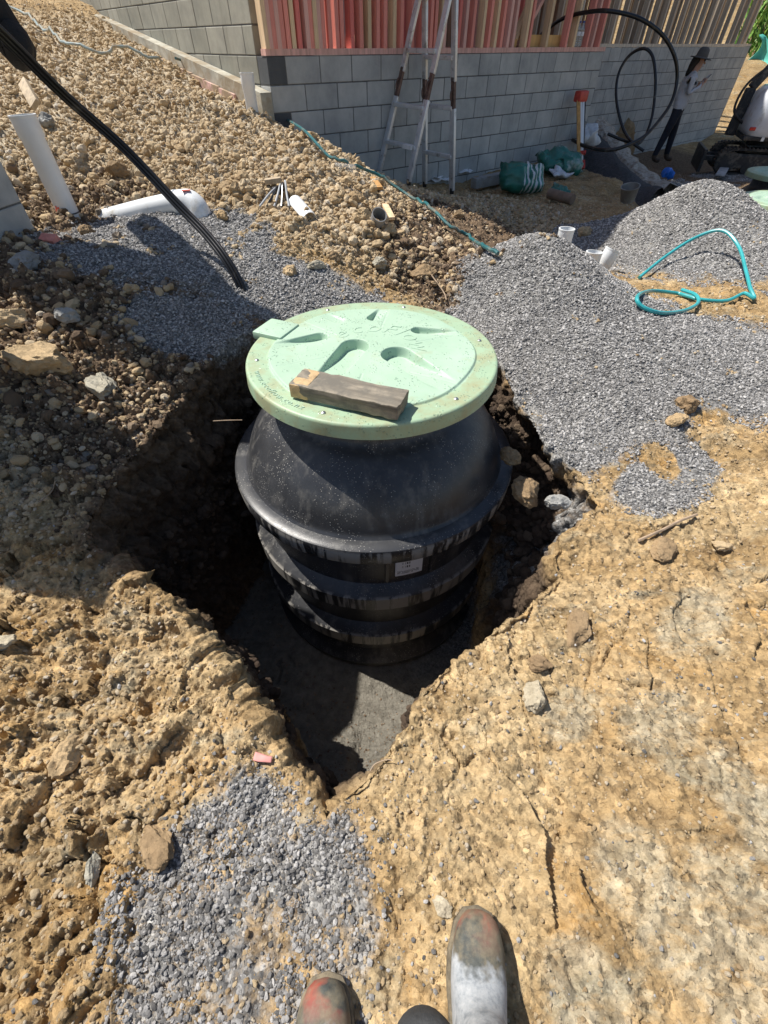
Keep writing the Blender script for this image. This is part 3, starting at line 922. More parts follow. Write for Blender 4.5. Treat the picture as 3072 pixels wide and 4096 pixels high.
# recesses: deep end, shallow tip, half width at the deep end (relative to the lid centre)
REC = [((.00, .315), (.06, .44), .032, .028), ((.205, .185), (.44, .15), .035, .03), ((.105, -.045), (.31, -.31), .07, .040), ((-.075, .03), (-.21, -.33), .065, .042), ((-.235, .12), (-.45, .02), .04, .03), ((-.16, .29), (-.25, .36), .03, .008)]
def lid_height(x_, y_):
    r = np.hypot(x_, y_); th = np.arctan2(y_, x_)
    # raised plate with an irregular edge
    pe = .428 + .006 * np.cos(th * 6)
    z = .008 * (1 - sstep(pe - .004, pe + .006, r))
    z += .004 * (1 - sstep(0, .42, r))
    for k in range(6):
        a = math.radians(20 + 60 * k)
        d = np.abs(-math.sin(a) * x_ + math.cos(a) * y_)
        on = (np.cos(a) * x_ + np.sin(a) * y_) > .2
        z -= np.where(on & (r < .425), .002 * (1 - sstep(.0, .006, np.abs(d))), 0)
    for (ax, ay), (bx, by), hw, dp in REC:
        ex, ey = bx - ax, by - ay
        L = math.hypot(ex, ey); ex /= L; ey /= L
        t = (x_ - ax) * ex + (y_ - ay) * ey
        s = -(x_ - ax) * ey + (y_ - ay) * ex
        tc = np.clip(t / L, 0, 1)
        wd = hw * (1 - .25 * tc)
        # sharp on the left flank, easing out on the other
        dd = np.hypot(np.minimum(t, 0), s * 1.0)
        prof_ = (1 - sstep(wd * .75, wd, np.where(t < 0, dd, np.abs(s))))
        side = np.clip(.5 + .5 * s / np.maximum(wd, 1e-4), 0, 1) if ay < .2 else np.ones_like(s)
        z -= dp * prof_ * (1 - sstep(.0, 1, tc)) * (.35 + .65 * np.where(t < 0, 1, 1)) * np.where(t / L > 1, 0, 1)
    return z
def make_lid(parent, z, detail=True):
    nr_, na = (230, 520) if detail else (24, 72)
    rad = np.concatenate([[0.0005], np.linspace(.004, LR - .012, nr_), LR - .012 + .012 * np.sin(np.linspace(0, math.pi / 2, 5)[1:])])
    ang = np.linspace(0, 2 * math.pi, na, endpoint=False)
    Rr, A = np.meshgrid(rad, ang, indexing='ij')
    lx, ly = Rr * np.cos(A), Rr * np.sin(A)
    lz = lid_height(lx, ly)
    drop_ = np.concatenate([np.zeros(nr_ + 1), -.012 * (1 - np.cos(np.linspace(0, math.pi / 2, 5)[1:]))])
    lz = lz + drop_[:, None]
    rows = [np.stack([lx, ly, lz], -1)]
    for (r_, z_) in ((LR + .002, -.035), (LR + .004, -.058), (LR - .004, -.062), (LR - .012, -.056), (LR - .014, -.03), (.44, -.022)):
        rows.append(np.stack([r_ * np.cos(ang), r_ * np.sin(ang), np.full(na, z_)], -1)[None])
    V = np.concatenate(rows, 0)
    n0 = V.shape[0]
    idx_ = np.arange(n0 * na).reshape(n0, na)
    nx_ = np.roll(idx_, -1, 1)
    fc = np.stack([idx_[:-1], idx_[1:], nx_[1:], nx_[:-1]], -1).reshape(-1, 4)
    me = bpy.data.meshes.new('lid')
    me.from_pydata(V.reshape(-1, 3).tolist(), [], fc.tolist())
    rim_ = np.zeros((n0, na), np.float32)
    rim_[:len(rad)] = sstep(.425, .44, Rr)
    rim_[len(rad):] = 1
    a = me.attributes.new('rim', 'FLOAT', 'POINT'); a.data.foreach_set('value', rim_.ravel())
    me.shade_smooth()
    me.set_sharp_from_angle(angle=math.radians(50))
    o = link('lid', me, M_LID, parent)
    o.location = (0, 0, z)
    return o
lid = make_lid(tank, LIDZ - TB)
lid['label'] = 'wet mint green round lid with raised lettering'
# vent cowl running out over the rim
b = MB()
a0 = math.radians(156)
Mz = Matrix.Rotation(a0, 3, 'Z')
b.box(Mz @ Vector((.478, 0, .000)), (.15, .155, .034), Mz)
b.build('vent_cowl', M_LID, lid, smooth=True, bevel=.008)
M_SCREW = simple('galvanised_screw', (.45, .46, .46), .35, .9, .2, 60)
for k, an in enumerate((-171, -110, -49, 12, 72, 118)):
    b = MB(); c = Vector((.478 * math.cos(math.radians(an)), .478 * math.sin(math.radians(an)), 0))
    b.lathe([(.0, .006), (.004, .006), (.0085, .003), (.009, 0), (.009, -.004)], 12, c)
    b.lathe([(.0, .0066), (.0028, .0066), (.0028, .005)], 6, c)
    b.build('screw', M_SCREW, lid, smooth=True)

def glyph_mesh(ch, size, extrude, bevel=.0):
    cu = bpy.data.curves.new('glyph', 'FONT')
    cu.body = ch; cu.size = size; cu.extrude = extrude; cu.bevel_depth = bevel
    cu.align_x = 'CENTER'
    cu.resolution_u = 3
    ob = bpy.data.objects.new('glyph', cu)
    COL.objects.link(ob)
    dg = bpy.context.evaluated_depsgraph_get()
    me = bpy.data.meshes.new_from_object(ob.evaluated_get(dg))
    COL.objects.unlink(ob); bpy.data.objects.remove(ob); bpy.data.curves.remove(cu)
    return me
def arc_text(txt, size, ext, radius, a_mid, step, z, out=True, shear=0.0):
    """letters along an arc; out=True: letter tops point away from the centre"""
    b = MB()
    n = len(txt)
    wds = [{'w': 1.25, 'm': 1.3, 'l': .55, 'i': .5, '.': .5, 'f': .65, 'F': .8}.get(ch, 1) for ch in txt]
    tot = sum(wds); acc = 0
    for ch, wd in zip(txt, wds):
        u = acc + wd / 2 - tot / 2; acc += wd
        me = glyph_mesh(ch, size, ext)
        if out:
            an = a_mid - u * step; rot = an - math.pi / 2
        else:
            an = a_mid + u * step; rot = an + math.pi / 2
        M = Matrix.Rotation(rot, 3, 'Z')
        S = Matrix(((1, shear, 0), (0, 1, 0), (0, 0, 1)))
        c = Vector((radius * math.cos(an), radius * math.sin(an), z))
        b.add([M @ (S @ v.co) + c for v in me.vertices], [tuple(p.vertices) for p in me.polygons])
        bpy.data.meshes.remove(me)
    return b
arc_text('ecoFlow', .125, .0014, .165, math.radians(72), .40, .0104, True, .25).build('lettering', M_LID, lid, fix=False)
arc_text('www.ecoflow.co.nz', .036, .0016, .492, math.radians(-140), .0465, .0006, False, .2).build('lettering', M_LID, lid, fix=False)

# label plate on the tank wall, and the recessed panel round it
def wall_patch(name, mat, a_deg, z0, z1, half, r, parent, thick=.004, n=10):
    b = MB(); vs = []; fs = []
    for i in range(n + 1):
        a = math.radians(a_deg) + (i / n * 2 - 1) * half
        for rr_ in (r, r - thick):
            for zz in (z0, z1):
                vs.append((rr_ * math.cos(a), rr_ * math.sin(a), zz))
    for i in range(n):
        q = i * 4; p = q + 4
        fs += [(q, p, p + 1, q + 1), (q + 2, q + 3, p + 3, p + 2), (q + 1, p + 1, p + 3, q + 3), (q, q + 2, p + 2, p)]
    fs += [(0, 1, 3, 2), (n * 4, n * 4 + 2, n * 4 + 3, n * 4 + 1)]
    b.add(vs, fs)
    return b.build(name, mat, parent)
def mat_label():
    m, nt, b = new_mat('printed_label')
    tc = N(nt, 'ShaderNodeTexCoord').outputs['Generated']
    s = N(nt, 'ShaderNodeSeparateXYZ'); nt.links.new(tc, s.inputs[0])
    u, v = s.outputs[0], s.outputs[2]
    def band(val, lo, hi):
        return mathn(nt, 'MULTIPLY', mathn(nt, 'GREATER_THAN', val, lo), mathn(nt, 'LESS_THAN', val, hi))
    nz = N(nt, 'ShaderNodeTexWhiteNoise', noise_dimensions='1D')
    nt.links.new(mathn(nt, 'FLOOR', mathn(nt, 'MULTIPLY', u, 70.0)), nz.inputs['W'])
    bars = mathn(nt, 'GREATER_THAN', nz.outputs[0], .45)
    code = mathn(nt, 'MULTIPLY', bars, mathn(nt, 'ADD', mathn(nt, 'MULTIPLY', band(u, .25, .58), band(v, .52, .62)), mathn(nt, 'MULTIPLY', band(u, .25, .58), band(v, .36, .46))))
    nz2 = N(nt, 'ShaderNodeTexWhiteNoise', noise_dimensions='2D')
    cmb = N(nt, 'ShaderNodeCombineXYZ')
    nt.links.new(mathn(nt, 'FLOOR', mathn(nt, 'MULTIPLY', u, 60.0)), cmb.inputs[0]); nt.links.new(mathn(nt, 'FLOOR', mathn(nt, 'MULTIPLY', v, 28.0)), cmb.inputs[1])
    nt.links.new(cmb.outputs[0], nz2.inputs['Vector'])
    tx = mathn(nt, 'MULTIPLY', mathn(nt, 'GREATER_THAN', nz2.outputs[0], .4), mathn(nt, 'ADD', mathn(nt, 'MULTIPLY', band(u, .1, .35), band(v, .66, .9)), mathn(nt, 'ADD', mathn(nt, 'MULTIPLY', band(u, .42, .6), band(v, .66, .9)), mathn(nt, 'MULTIPLY', band(u, .08, .88), band(v, .08, .24)))))
    ink = mathn(nt, 'ADD', code, mathn(nt, 'MULTIPLY', tx, .6), True)
    c = mixc(nt, ink, (.75, .76, .78), (.08, .08, .09))
    nt.links.new(c, b.inputs['Base Color']); b.inputs['Roughness'].default_value = .45
    return m
M_LABEL = mat_label()
lab = wall_patch('label_plate', M_LABEL, -74.5, .845, 1.0, .105, .612, tank)
lab['label'] = 'white printed label with barcodes stuck to the tank wall'
for an in (-84, -64):
    wall_patch('panel_rib', M_TANK, an, .82, 1.03, .012, .622, tank, .03, 3)
for k in range(2):
    b = MB(); a_ = math.radians(-50 + 9 * k)
    
# weathered timber offcut lying on the lid
b = MB()
A_, B_ = Vector((-.318, 1.452, 0)), Vector((.066, 1.302, 0))
mid = (A_ + B_) / 2
L_ = (B_ - A_).length
yaw = math.atan2(B_.y - A_.y, B_.x - A_.x)
b.box((0, 0, .0), (.052, .118, L_))
blk = b.build('timber_block', wood('old_timber', (.25, .215, .165), .9, 30, .4, (.15, .135, .11)), None, smooth=True, bevel=.004)
bmx = bmesh.new(); bmx.from_mesh(blk.data); bmesh.ops.subdivide_edges(bmx, edges=[e for e in bmx.edges if e.calc_length() > .03], cuts=14, use_grid_fill=True); bmx.to_mesh(blk.data); bmx.free()
crump_later = True
blk.rotation_mode = 'QUATERNION'
Mq = Matrix.Rotation(yaw, 4, 'Z') @ Matrix.Rotation(math.radians(90), 4, 'Y')
blk.rotation_quaternion = Mq.to_quaternion()
_co = np.zeros(len(blk.data.vertices) * 3, np.float32); blk.data.vertices.foreach_get('co', _co); _co = _co.reshape(-1, 3)
_co += np.stack([fbm(_co * 34, 3, 201), fbm(_co * 34, 3, 205), fbm(_co * 34, 3, 209)], 1) * .0028
blk.data.vertices.foreach_set('co', _co.ravel()); blk.data.update()
blk.location = (mid.x, mid.y, LIDZ + .008 + .027)
tag(blk, 'muddy weathered timber offcut lying across the green lid', 'timber')
b = MB(); b.box((0, 0, 0), (.053, .119, .07))
ce = b.build('fresh_end', simple('pale_split_pine', (.52, .36, .19), .85, 0, .3, 30, bumpd=.004), blk, smooth=True, bevel=.004)
ce.location = (0, 0, -L_ / 2 + .0345)
ce.scale = (1.01, 1.01, 1)

# ------------------------------------------------------------------ the unfinished house: block walls and timber frame
UA = math.radians(40)
U = Vector((math.cos(UA), math.sin(UA), 0))          # along the front wall
V_ = Vector((-math.sin(UA), math.cos(UA), 0))        # into the house
HC = Vector((-1.10, 5.90, 0))                         # front left corner
def hp(a, d, z):
    return HC + U * a + V_ * d + Vector((0, 0, z))
RU = Matrix.Rotation(UA, 3, 'Z')
TOPZ = 1.275
house = empty('unfinished_house', HC)
tag(house, 'unfinished house of grey concrete block walls with pink and bare timber wall framing', 'house')
house_inv = Matrix.Translation(-HC)
def hpart(o):
    o.parent = house
    o.matrix_parent_inverse = house_inv
    return o
def mat_block(name, stops, stain):
    m, nt, b = new_mat(name)
    co = N(nt, 'ShaderNodeTexCoord').outputs['Object']
    ge = N(nt, 'ShaderNodeNewGeometry').outputs['Position']
    oi = N(nt, 'ShaderNodeObjectInfo').outputs['Random']
    c = ramp(nt, oi, stops)
    c = mixc(nt, .85, c, ramp(nt, noise(nt, ge, 3.5, 6, .65), [(.3, (.68, .69, .70)), (.7, (1.2, 1.2, 1.18))]), 'MULTIPLY')
    mp = N(nt, 'ShaderNodeMapping'); mp.inputs['Scale'].default_value = (7, 7, .9)
    nt.links.new(ge, mp.inputs['Vector'])
    c = mixc(nt, ramp(nt, noise(nt, mp.outputs[0], 1.5, 5, .6), [(.52, (0, 0, 0)), (.75, (.55, .55, .55))]), c, stain)
    nt.links.new(c, b.inputs['Base Color'])
    b.inputs['Roughness'].default_value = .9
    nr = bump(nt, noise(nt, co, 150, 3, .7), .5, .003, b)
    bump(nt, noise(nt, co, 18, 4, .6), .25, .004, b, nr)
    return m
M_BLOCK = mat_block('concrete_block', [(0, (.37, .378, .372)), (.5, (.41, .416, .405)), (1, (.455, .455, .44))], (.48, .475, .455))
M_BLOCKW = mat_block('weathered_block', [(0, (.27, .262, .215)), (.5, (.31, .30, .25)), (1, (.35, .335, .28))], (.21, .20, .155))
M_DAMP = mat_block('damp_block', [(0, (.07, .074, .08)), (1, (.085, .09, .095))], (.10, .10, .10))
M_MORTAR = simple('mortar', (.115, .115, .112), .95, 0, .3, 12)
BL, BHh = .4, .2
_bm = {}
def block_mesh(L, mat, vertical=False):
    key = (round(L, 3), mat.name)
    if key not in _bm:
        b = MB(); b.box((0, 0, 0), (L - .009, .19, BHh - .009))
        me = b.mesh('block')
        bm = bmesh.new(); bm.from_mesh(me)
        bmesh.ops.bevel(bm, geom=list(bm.edges), offset=.004, segments=1, affect='EDGES')
        bm.to_mesh(me); bm.free()
        me.materials.append(mat)
        _bm[key] = me
    return _bm[key]
def block_wall(a0, a1, d, z0, z1, axis='u', mat=M_BLOCK, corner_damp=False, visible=lambda a, z: True, phase=0.0):
    """running-bond wall; returns the mortar core with its blocks as children. z1 is the top"""
    L = a1 - a0
    core = MB()
    if axis == 'u':
        c = hp((a0 + a1) / 2, d + .1, (z0 + z1) / 2); rot = RU
    else:
        c = hp(d + .1, (a0 + a1) / 2, (z0 + z1) / 2); rot = Matrix.Rotation(UA + math.pi / 2, 3, 'Z')
    core.box((0, 0, 0), (L - .012, .182, z1 - z0 - .004))
    co_ = core.build('block_wall', M_MORTAR)
    co_.location = c
    co_.rotation_euler = rot.to_euler()
    hpart(co_)
    n = int(round((z1 - z0) / BHh))
    for i in range(n):
        zc = z1 - BHh * (i + .5)
        off = phase + (0 if i % 2 == 0 else BL / 2)
        a = a0 - off
        while a < a1 - .02:
            s, e = max(a, a0), min(a + BL, a1)
            a += BL
            if e - s < .06 or not visible((s + e) / 2, zc):
                continue
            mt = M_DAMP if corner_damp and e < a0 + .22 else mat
            o = link('block', block_mesh(e - s, mt))
            o.parent = co_
            o.location = ((s + e) / 2 - (a0 + a1) / 2, random.uniform(-.0015, .0015), zc - (z0 + z1) / 2)
    return co_
FL = 5.81
def front_vis(a, z):
    p = hp(a, 0, 0)
    return z + .1 > H(p.x, p.y) - .15
block_wall(.0, FL, 0, -.325, TOPZ, 'u', M_BLOCK, True, front_vis, .2)
# set-back wall on the right
SB = 1.48
def back_a(px):
    r = sight(px, 190); k = r[0] / r[1]; o = HC + V_ * SB
    return (o.x - k * o.y) / (k * U.y - U.x)
S0, S1 = 5.3, back_a(3002)
def back_vis(a, z):
    p = hp(a, SB, 0)
    return z + .1 > H(p.x, p.y) - .15 and a > 6.4
block_wall(S0, S1, SB, -.89, 1.31, 'u', M_BLOCK, False, back_vis)
block_wall(.2, SB, FL - .2, .075, TOPZ, 'v', M_BLOCK, False, lambda a, z: True)
# side wall up the hill, and its sloping concrete footing
def side_vis(a, z):
    p = hp(0, a, 0)
    return H(p.x, p.y) - .1 < z + .1 and z < 2.45 and a < 5.6
block_wall(.2, 7.2, 0, .675, 2.875, 'v', M_BLOCKW, False, side_vis)
b = MB()
for k in range(12):
    a0_, a1_ = .0 + k * .55, .0 + (k + 1) * .55
    za = 1.03 + .135 * a0_; zb = 1.03 + .135 * a1_
    p0, p1 = hp(-.12, a0_, 0), hp(-.12, a1_, 0)
    q0, q1 = hp(.0, a0_, 0), hp(.0, a1_, 0)
    b.add([(p0.x, p0.y, za - .5), (q0.x, q0.y, za - .5), (q0.x, q0.y, za), (p0.x, p0.y, za), (p1.x, p1.y, zb - .5), (q1.x, q1.y, zb - .5), (q1.x, q1.y, zb), (p1.x, p1.y, zb)],
          [(0, 1, 2, 3), (7, 6, 5, 4), (0, 3, 7, 4), (3, 2, 6, 7), (0, 4, 5, 1)])
hpart(b.build('footing', simple('footing_concrete', (.42, .40, .33), .95, 0, .3, 6, (.30, .24, .16), .5, .006)))
b = MB()
for k in range(14):
    a0_ = .5 + k * .33 + random.uniform(-.04, .04)
    za = .93 + .135 * a0_
    p0, p1 = hp(-.155, a0_, 0), hp(-.155, a0_ + .36, 0)
    r0, r1 = hp(-.125, a0_, 0), hp(-.125, a0_ + .36, 0)
    hh = random.uniform(.08, .2)
    b.add([(p0.x, p0.y, za - hh), (p1.x, p1.y, za - hh + .04), (p1.x, p1.y, za + .04), (p0.x, p0.y, za), (r0.x, r0.y, za - hh), (r1.x, r1.y, za - hh + .04), (r1.x, r1.y, za + .04), (r0.x, r0.y, za)],
          [(0, 1, 2, 3), (3, 2, 6, 7), (4, 7, 6, 5), (0, 3, 7, 4), (1, 5, 6, 2)])
ins = hpart(b.build('foundation_insulation', simple('pink_insulation', (.62, .40, .36), .9, 0, .25, 10, (.33, .24, .15), .65, .004)))
ins['label'] = 'torn pink insulation board along the footing'
# floor slab, and an unseen upper deck added to shade the ground
b = MB(); b.box(hp(6.3, 4.9, TOPZ - .1), (12.4, 6.6, .15), RU)
hpart(b.build('floor_slab', simple('slab_concrete', (.33, .33, .32), .9)))
b = MB(); b.box(hp(2.93, 4.2, 5.2), (5.95, 8.3, .10), RU); b.box(hp(9.85, 4.95, 5.2), (7.8, 6.9, .096), RU)
hpart(b.build('shade_deck', wood('plywood', (.42, .29, .17))))
PINK = [wood('pink_timber', (.78, .29, .23), .7, 20, .7), wood('pale_pink_timber', (.74, .43, .36), .7, 20, .7), wood('red_timber', (.68, .18, .15), .7, 20, .7)]
BARE = [wood('bare_timber', (.74, .54, .33), .7, 20, .65), wood('brown_timber', (.55, .37, .22), .7, 20, .65)]
GREYT = [wood('grey_timber', (.56, .49, .40), .8, 20, .65), wood('dark_timber', (.28, .17, .11), .8, 20, .6), wood('brown_timber', (.40, .26, .15))]
_sm = {}
def stud(a, d, mat, z0=TOPZ + .045, z1=5.10, w_=.045, dep=.09):
    key = (mat.name, round(z1 - z0, 3), w_, dep)
    if key not in _sm:
        bb = MB(); bb.box((0, 0, 0), (w_, dep, z1 - z0)); me = bb.mesh('stud'); me.materials.append(mat); _sm[key] = me
    o = link('stud', _sm[key])
    o.location = hp(a, d, (z0 + z1) / 2)
    o.rotation_euler = (random.uniform(-.004, .004), random.uniform(-.004, .004), UA)
    return hpart(o)
def plate(a0, a1, d, z, mat, name='bottom_plate', axis='u', dep=.09):
    b = MB()
    if axis == 'u':
        b.bar(hp(a0, d, z), hp(a1, d, z), .045 if False else dep, .045)
    else:
        b.bar(hp(d, a0, z), hp(d, a1, z), dep, .045)
    return hpart(b.build(name, mat))
plate(0, FL, .045, TOPZ + .0235, PINK[1])
plate(0, FL, .045, 5.12, BARE[0], 'top_plate')
# front row, read off the photograph along the plate (metres from the corner, colour)
def front_a(px):
    r = sight(px, 150); k = r[0] / r[1]
    return (HC.x - k * HC.y) / (k * U.y - U.x)
rowf = [(1032, BARE[0]), (1058, PINK[1]), (1075, PINK[0]), (1096, PINK[1]), (1130, PINK[0]), (1150, PINK[0]), (1178, BARE[0]), (1200, PINK[2]), (1232, PINK[1]), (1243, PINK[0]), (1262, BARE[0]), (1276, PINK[1]), (1300, PINK[0]), (1322, PINK[0]), (1352, PINK[0]), (1372, PINK[0]),
        (1410, PINK[2]), (1445, PINK[0]), (1480, BARE[0]), (1512, PINK[0]), (1540, PINK[0]), (1580, BARE[0]), (1608, PINK[0]), (1650, PINK[0]), (1690, PINK[0]), (1725, PINK[0]), (1745, PINK[0]), (1765, BARE[0]), (1782, PINK[1]), (1835, PINK[2]), (1862, PINK[1]), (1890, PINK[0]), (1930, BARE[0]), (1958, PINK[0]), (1985, BARE[0]), (2010, PINK[0]), (2035, PINK[1]), (2055, PINK[1]), (2105, BARE[0]), (2120, PINK[0]), (2190, BARE[0]), (2270, PINK[0]), (2300, BARE[0]), (2355, PINK[0]), (2378, PINK[1]), (2405, PINK[0])]
last = -1
for px, mt in rowf:
    a = max(.024, front_a(px))
    a = min(max(a, last + .047), FL - .024)
    if a <= last + .02:
        continue
    last = a
    stud(a, .045, mt)
rnd2 = random.Random(11)
for d, n0 in ((1.5, 16), (3.4, 16)):
    plate(.3, FL - .1, d, TOPZ + .0235, PINK[0], 'inner_plate')
    a = .3 + rnd2.random() * .2
    while a < FL - .2:
        for k in range(rnd2.choice((1, 1, 2, 3))):
            stud(a + k * .046, d, rnd2.choice(PINK * 2 + BARE[:1]))
        a += rnd2.uniform(.4, .62)
# diagonal braces
for a0_, a1_, mt in ((front_a(1425), front_a(1470), PINK[0]), (front_a(2105), front_a(2245), PINK[1]), (front_a(2085), front_a(2180), BARE[0])):
    dd_ = -.025 if a0_ > 3.9 and mt is PINK[1] else .15
    b = MB(); b.bar(hp(a0_, dd_, TOPZ + .05), hp(a1_ + .35, dd_, TOPZ + 1.3), .045, .09, V_)
    hpart(b.build('diagonal_brace', mt))
# right hand frame above the set-back wall
plate(S0 + .3, S1, SB + .05, 1.31 + .0235, GREYT[0])
plate(S0 + .3, S1, SB + .05, 5.12, GREYT[0], 'top_plate')
a = 6.35
while a < S1:
    stud(a, SB + .05, GREYT[0], 1.357)
    if rnd2.random() < .25: stud(a + .047, SB + .05, GREYT[2], 1.357)
    a += rnd2.uniform(.28, .44)
for d in (SB + 1.0, SB + 2.3):
    a = 6.3
    while a < S1 + .3:
        stud(a, d, rnd2.choice(GREYT), 1.3)
        a += rnd2.uniform(.22, .42)
# rough dark building paper behind the right frame
b = MB(); b.box(hp(9.5, SB + 4.2, 2.5), (7.2, .03, 2.6), RU)
hpart(b.build('cladding', wood('dark_cladding', (.17, .105, .07), .85)))
# loose boards on the front plate
b = MB(); b.box(hp((front_a(2110) + front_a(2290)) / 2, .13, TOPZ + .045 + .06), (front_a(2290) - front_a(2110), .03, .115), RU)
o = b.build('loose_board', wood('new_board', (.60, .37, .14), .7, 18, .75), bevel=.002)
tag(o, 'orange pine board lying on edge behind the pink frame plate', 'board')
b = MB(); b.box(hp((front_a(2045) + front_a(2095)) / 2, .12, TOPZ + .045 + .04), (front_a(2095) - front_a(2045), .045, .07), RU)
o = b.build('board_offcut', wood('new_board'), bevel=.002) if False else b.build('board_offcut', MATS['new_board'], bevel=.002)
tag(o, 'short pale board offcut beside the long orange board', 'board')

# ------------------------------------------------------------------ water bottles standing on the plate
def bottle_mesh(h=.25, r=.033):
    pr_ = [(0, 0), (r * .8, 0), (r, .012)]
    for k in range(6):
        z = .02 + k * .022
        pr_ += [(r, z), (r * .93, z + .008), (r, z + .016)]
    pr_ += [(r, h * .66), (r * .9, h * .74), (r * .45, h * .88), (r * .4, h * .93)]
    return pr_
M_PET = new_mat('clear_plastic')[0]
_b = M_PET.node_tree.nodes['Principled BSDF']
_b.inputs['Base Color'].default_value = (.85, .88, .9, 1); _b.inputs['Transmission Weight'].default_value = .85; _b.inputs['Roughness'].default_value = .12; _b.inputs['IOR'].default_value = 1.25
M_CAP = simple('blue_cap', (.06, .09, .32), .4)
M_BLABEL = simple('bottle_label', (.62, .62, .66), .5, 0, .3, 50)
for k in range(3):
    root = empty('water_bottle', hp(front_a(2302 + 14 * k), .03, TOPZ + .046))
    MB().lathe(bottle_mesh(), 16).build('bottle', M_PET, root, smooth=True)
    MB().lathe([(.0155, .232), (.0155, .252), (0, .252)], 12).build('cap', M_CAP, root, smooth=True)
    MB().lathe([(.0338, .15), (.0338, .11)], 16).build('label_band', M_BLABEL, root, smooth=True)
    tag(root, ('clear water bottle next to the orange pine board, first of three on the plate', 'middle clear water bottle of the three on the pink plate', 'clear water bottle against the pink stud, last of three on the plate')[k], 'bottle', 'water bottles on the frame plate')

# ------------------------------------------------------------------ block piers beside the gravel bed (lower one added unseen to shade slope)
def pier(name, x0, x1, y0, y1, zb, zt, label, rot=0.0):
    root = empty(name, ((x0 + x1) / 2, (y0 + y1) / 2, zb), rot)
    core = MB(); core.box((0, 0, (zt - zb) / 2), (x1 - x0 - .012, y1 - y0 - .012, zt - zb - .004))
    core.build('mortar_core', M_MORTAR, root)
    n = int((zt - zb) / .2 + .5)
    Ly = y1 - y0
    for i in range(n):
        zc = (zt - zb) - .2 * (i + .5)
        a = -Ly / 2 - (0 if i % 2 else .2)
        while a < Ly / 2 - .02:
            s, e = max(a, -Ly / 2), min(a + .4, Ly / 2)
            a += .4
            if e - s < .05: continue
            key = ('pier', round(e - s, 3), round(x1 - x0, 3))
            if key not in _bm:
                bb = MB(); bb.box((0, 0, 0), (x1 - x0, e - s - .009, .191)); me = bb.mesh('block')
                bm = bmesh.new(); bm.from_mesh(me); bmesh.ops.bevel(bm, geom=list(bm.edges), offset=.004, segments=1, affect='EDGES'); bm.to_mesh(me); bm.free()
                me.materials.append(M_BLOCK); _bm[key] = me
            o = link('block', _bm[key], None, root)
            o.location = (0, (s + e) / 2, zc)
    tag(root, label, 'wall')
    return root
pier('block_pier', -2.66, -2.22, 2.60, 3.20, .30, 3.10, 'grey concrete block pier beside the upright white drain pipe', math.radians(-8))
pier('block_pier', -2.15, -1.82, 1.22, 1.90, .05, 1.65, 'added unseen grey block pier downhill, there to shade the left slope', math.radians(-8))  # out-of-view pier, added to throw a shadow band on the slope
pier('block_pier', -4.1, -3.72, 4.0, 4.6, .70, 2.10, 'far grey block pier up the slope behind the leaning timber stake', math.radians(-8))

# ------------------------------------------------------------------ drain pipes
M_PVC = simple('white_pvc', (.74, .76, .77), .38, 0, .06, 5, (.45, .40, .32), .12)
M_MARK = simple('orange_marker_paint', (.85, .16, .11), .6)
def socket_pipe(name, base, top, r, label, marks=()):
    root = empty(name, base)
    ax = Vector(top) - Vector(base); L = ax.length
    root.rotation_mode = 'QUATERNION'
    root.rotation_quaternion = ax.to_track_quat('Z', 'Y')
    MB().lathe([(r, -.08), (r, L - .11), (r * 1.10, L - .10), (r * 1.10, L), (r * .97, L), (r * .97, L - .1), (r * .9, L - .4)], 32).build('pipe', M_PVC, root, smooth=True)
    MB().lathe([(r * 1.10, L - .012), (r * 1.15, L - .006), (r * 1.15, L + .002), (r * .96, L + .002)], 32).build('socket_rim', M_PVC, root, smooth=True)
    tag(root, label, 'pipe')
    return root
p1 = socket_pipe('drain_pipe', (-2.15, 3.53, .50), (-2.17, 3.53, 1.06), .066, 'tall white drain pipe standing upright beside the block pier')
MB().lathe([(.0668, .06), (.0668, .068)], 32).build('joint_line', simple('dark_joint', (.05, .05, .05), .6), p1)
b = MB()
for k in range(5):
    a = math.radians(-60 + k * 14)
    a2 = math.radians(-60 + (k + 1) * 14)
    z = .02 + .05 * math.sin(k * .7)
    b.add([(.0675 * math.cos(a), .0675 * math.sin(a), z), (.0675 * math.cos(a2), .0675 * math.sin(a2), z + .005), (.0675 * math.cos(a2), .0675 * math.sin(a2), z + .05), (.0675 * math.cos(a), .0675 * math.sin(a), z + .045)], [(0, 1, 2, 3)])
b.build('marker_paint', M_MARK, p1)
# buried bend lying in the gravel bed
e0 = site(400, 845); e1 = site(790, 838)
root = empty('drain_bend', (e1.x, e1.y, e1.z))
path = [Vector((e0.x, e0.y, e0.z - .055)), Vector((e0.x * .5 + e1.x * .5, e0.y * .5 + e1.y * .5, (e0.z + e1.z) / 2 + .005)), Vector((e1.x - .12, e1.y + .01, e1.z + .035))]
path = smooth_path(path, 8)
off = Vector(root.location)
MB().tube([p - off for p in path], .061, 24).build('pipe', M_PVC, root, smooth=True)
d_ = (path[-1] - path[-2]).normalized()
bend = [path[-1] - off, path[-1] - off + d_ * .05, path[-1] - off + d_ * .10 + Vector((0, 0, -.008)), path[-1] - off + d_ * .145 + Vector((.0, -.01, -.04)), path[-1] - off + d_ * .165 + Vector((0, -.02, -.09)), path[-1] - off + d_ * .17 + Vector((0, -.02, -.16))]
MB().tube(smooth_path(bend, 5), .065, 24).build('elbow', M_PVC, root, smooth=True)
MB().tube([path[-1] - off - d_ * .012, path[-1] - off + d_ * .012], .070, 24).build('collar', M_PVC, root, smooth=True)
q = path[-1] - off + d_ * .09
MB().box(q + Vector((.01, -.03, .058)), (.05, .02, .004), Matrix.Rotation(.2, 3, 'Z')).build('marker_paint', M_MARK, root)
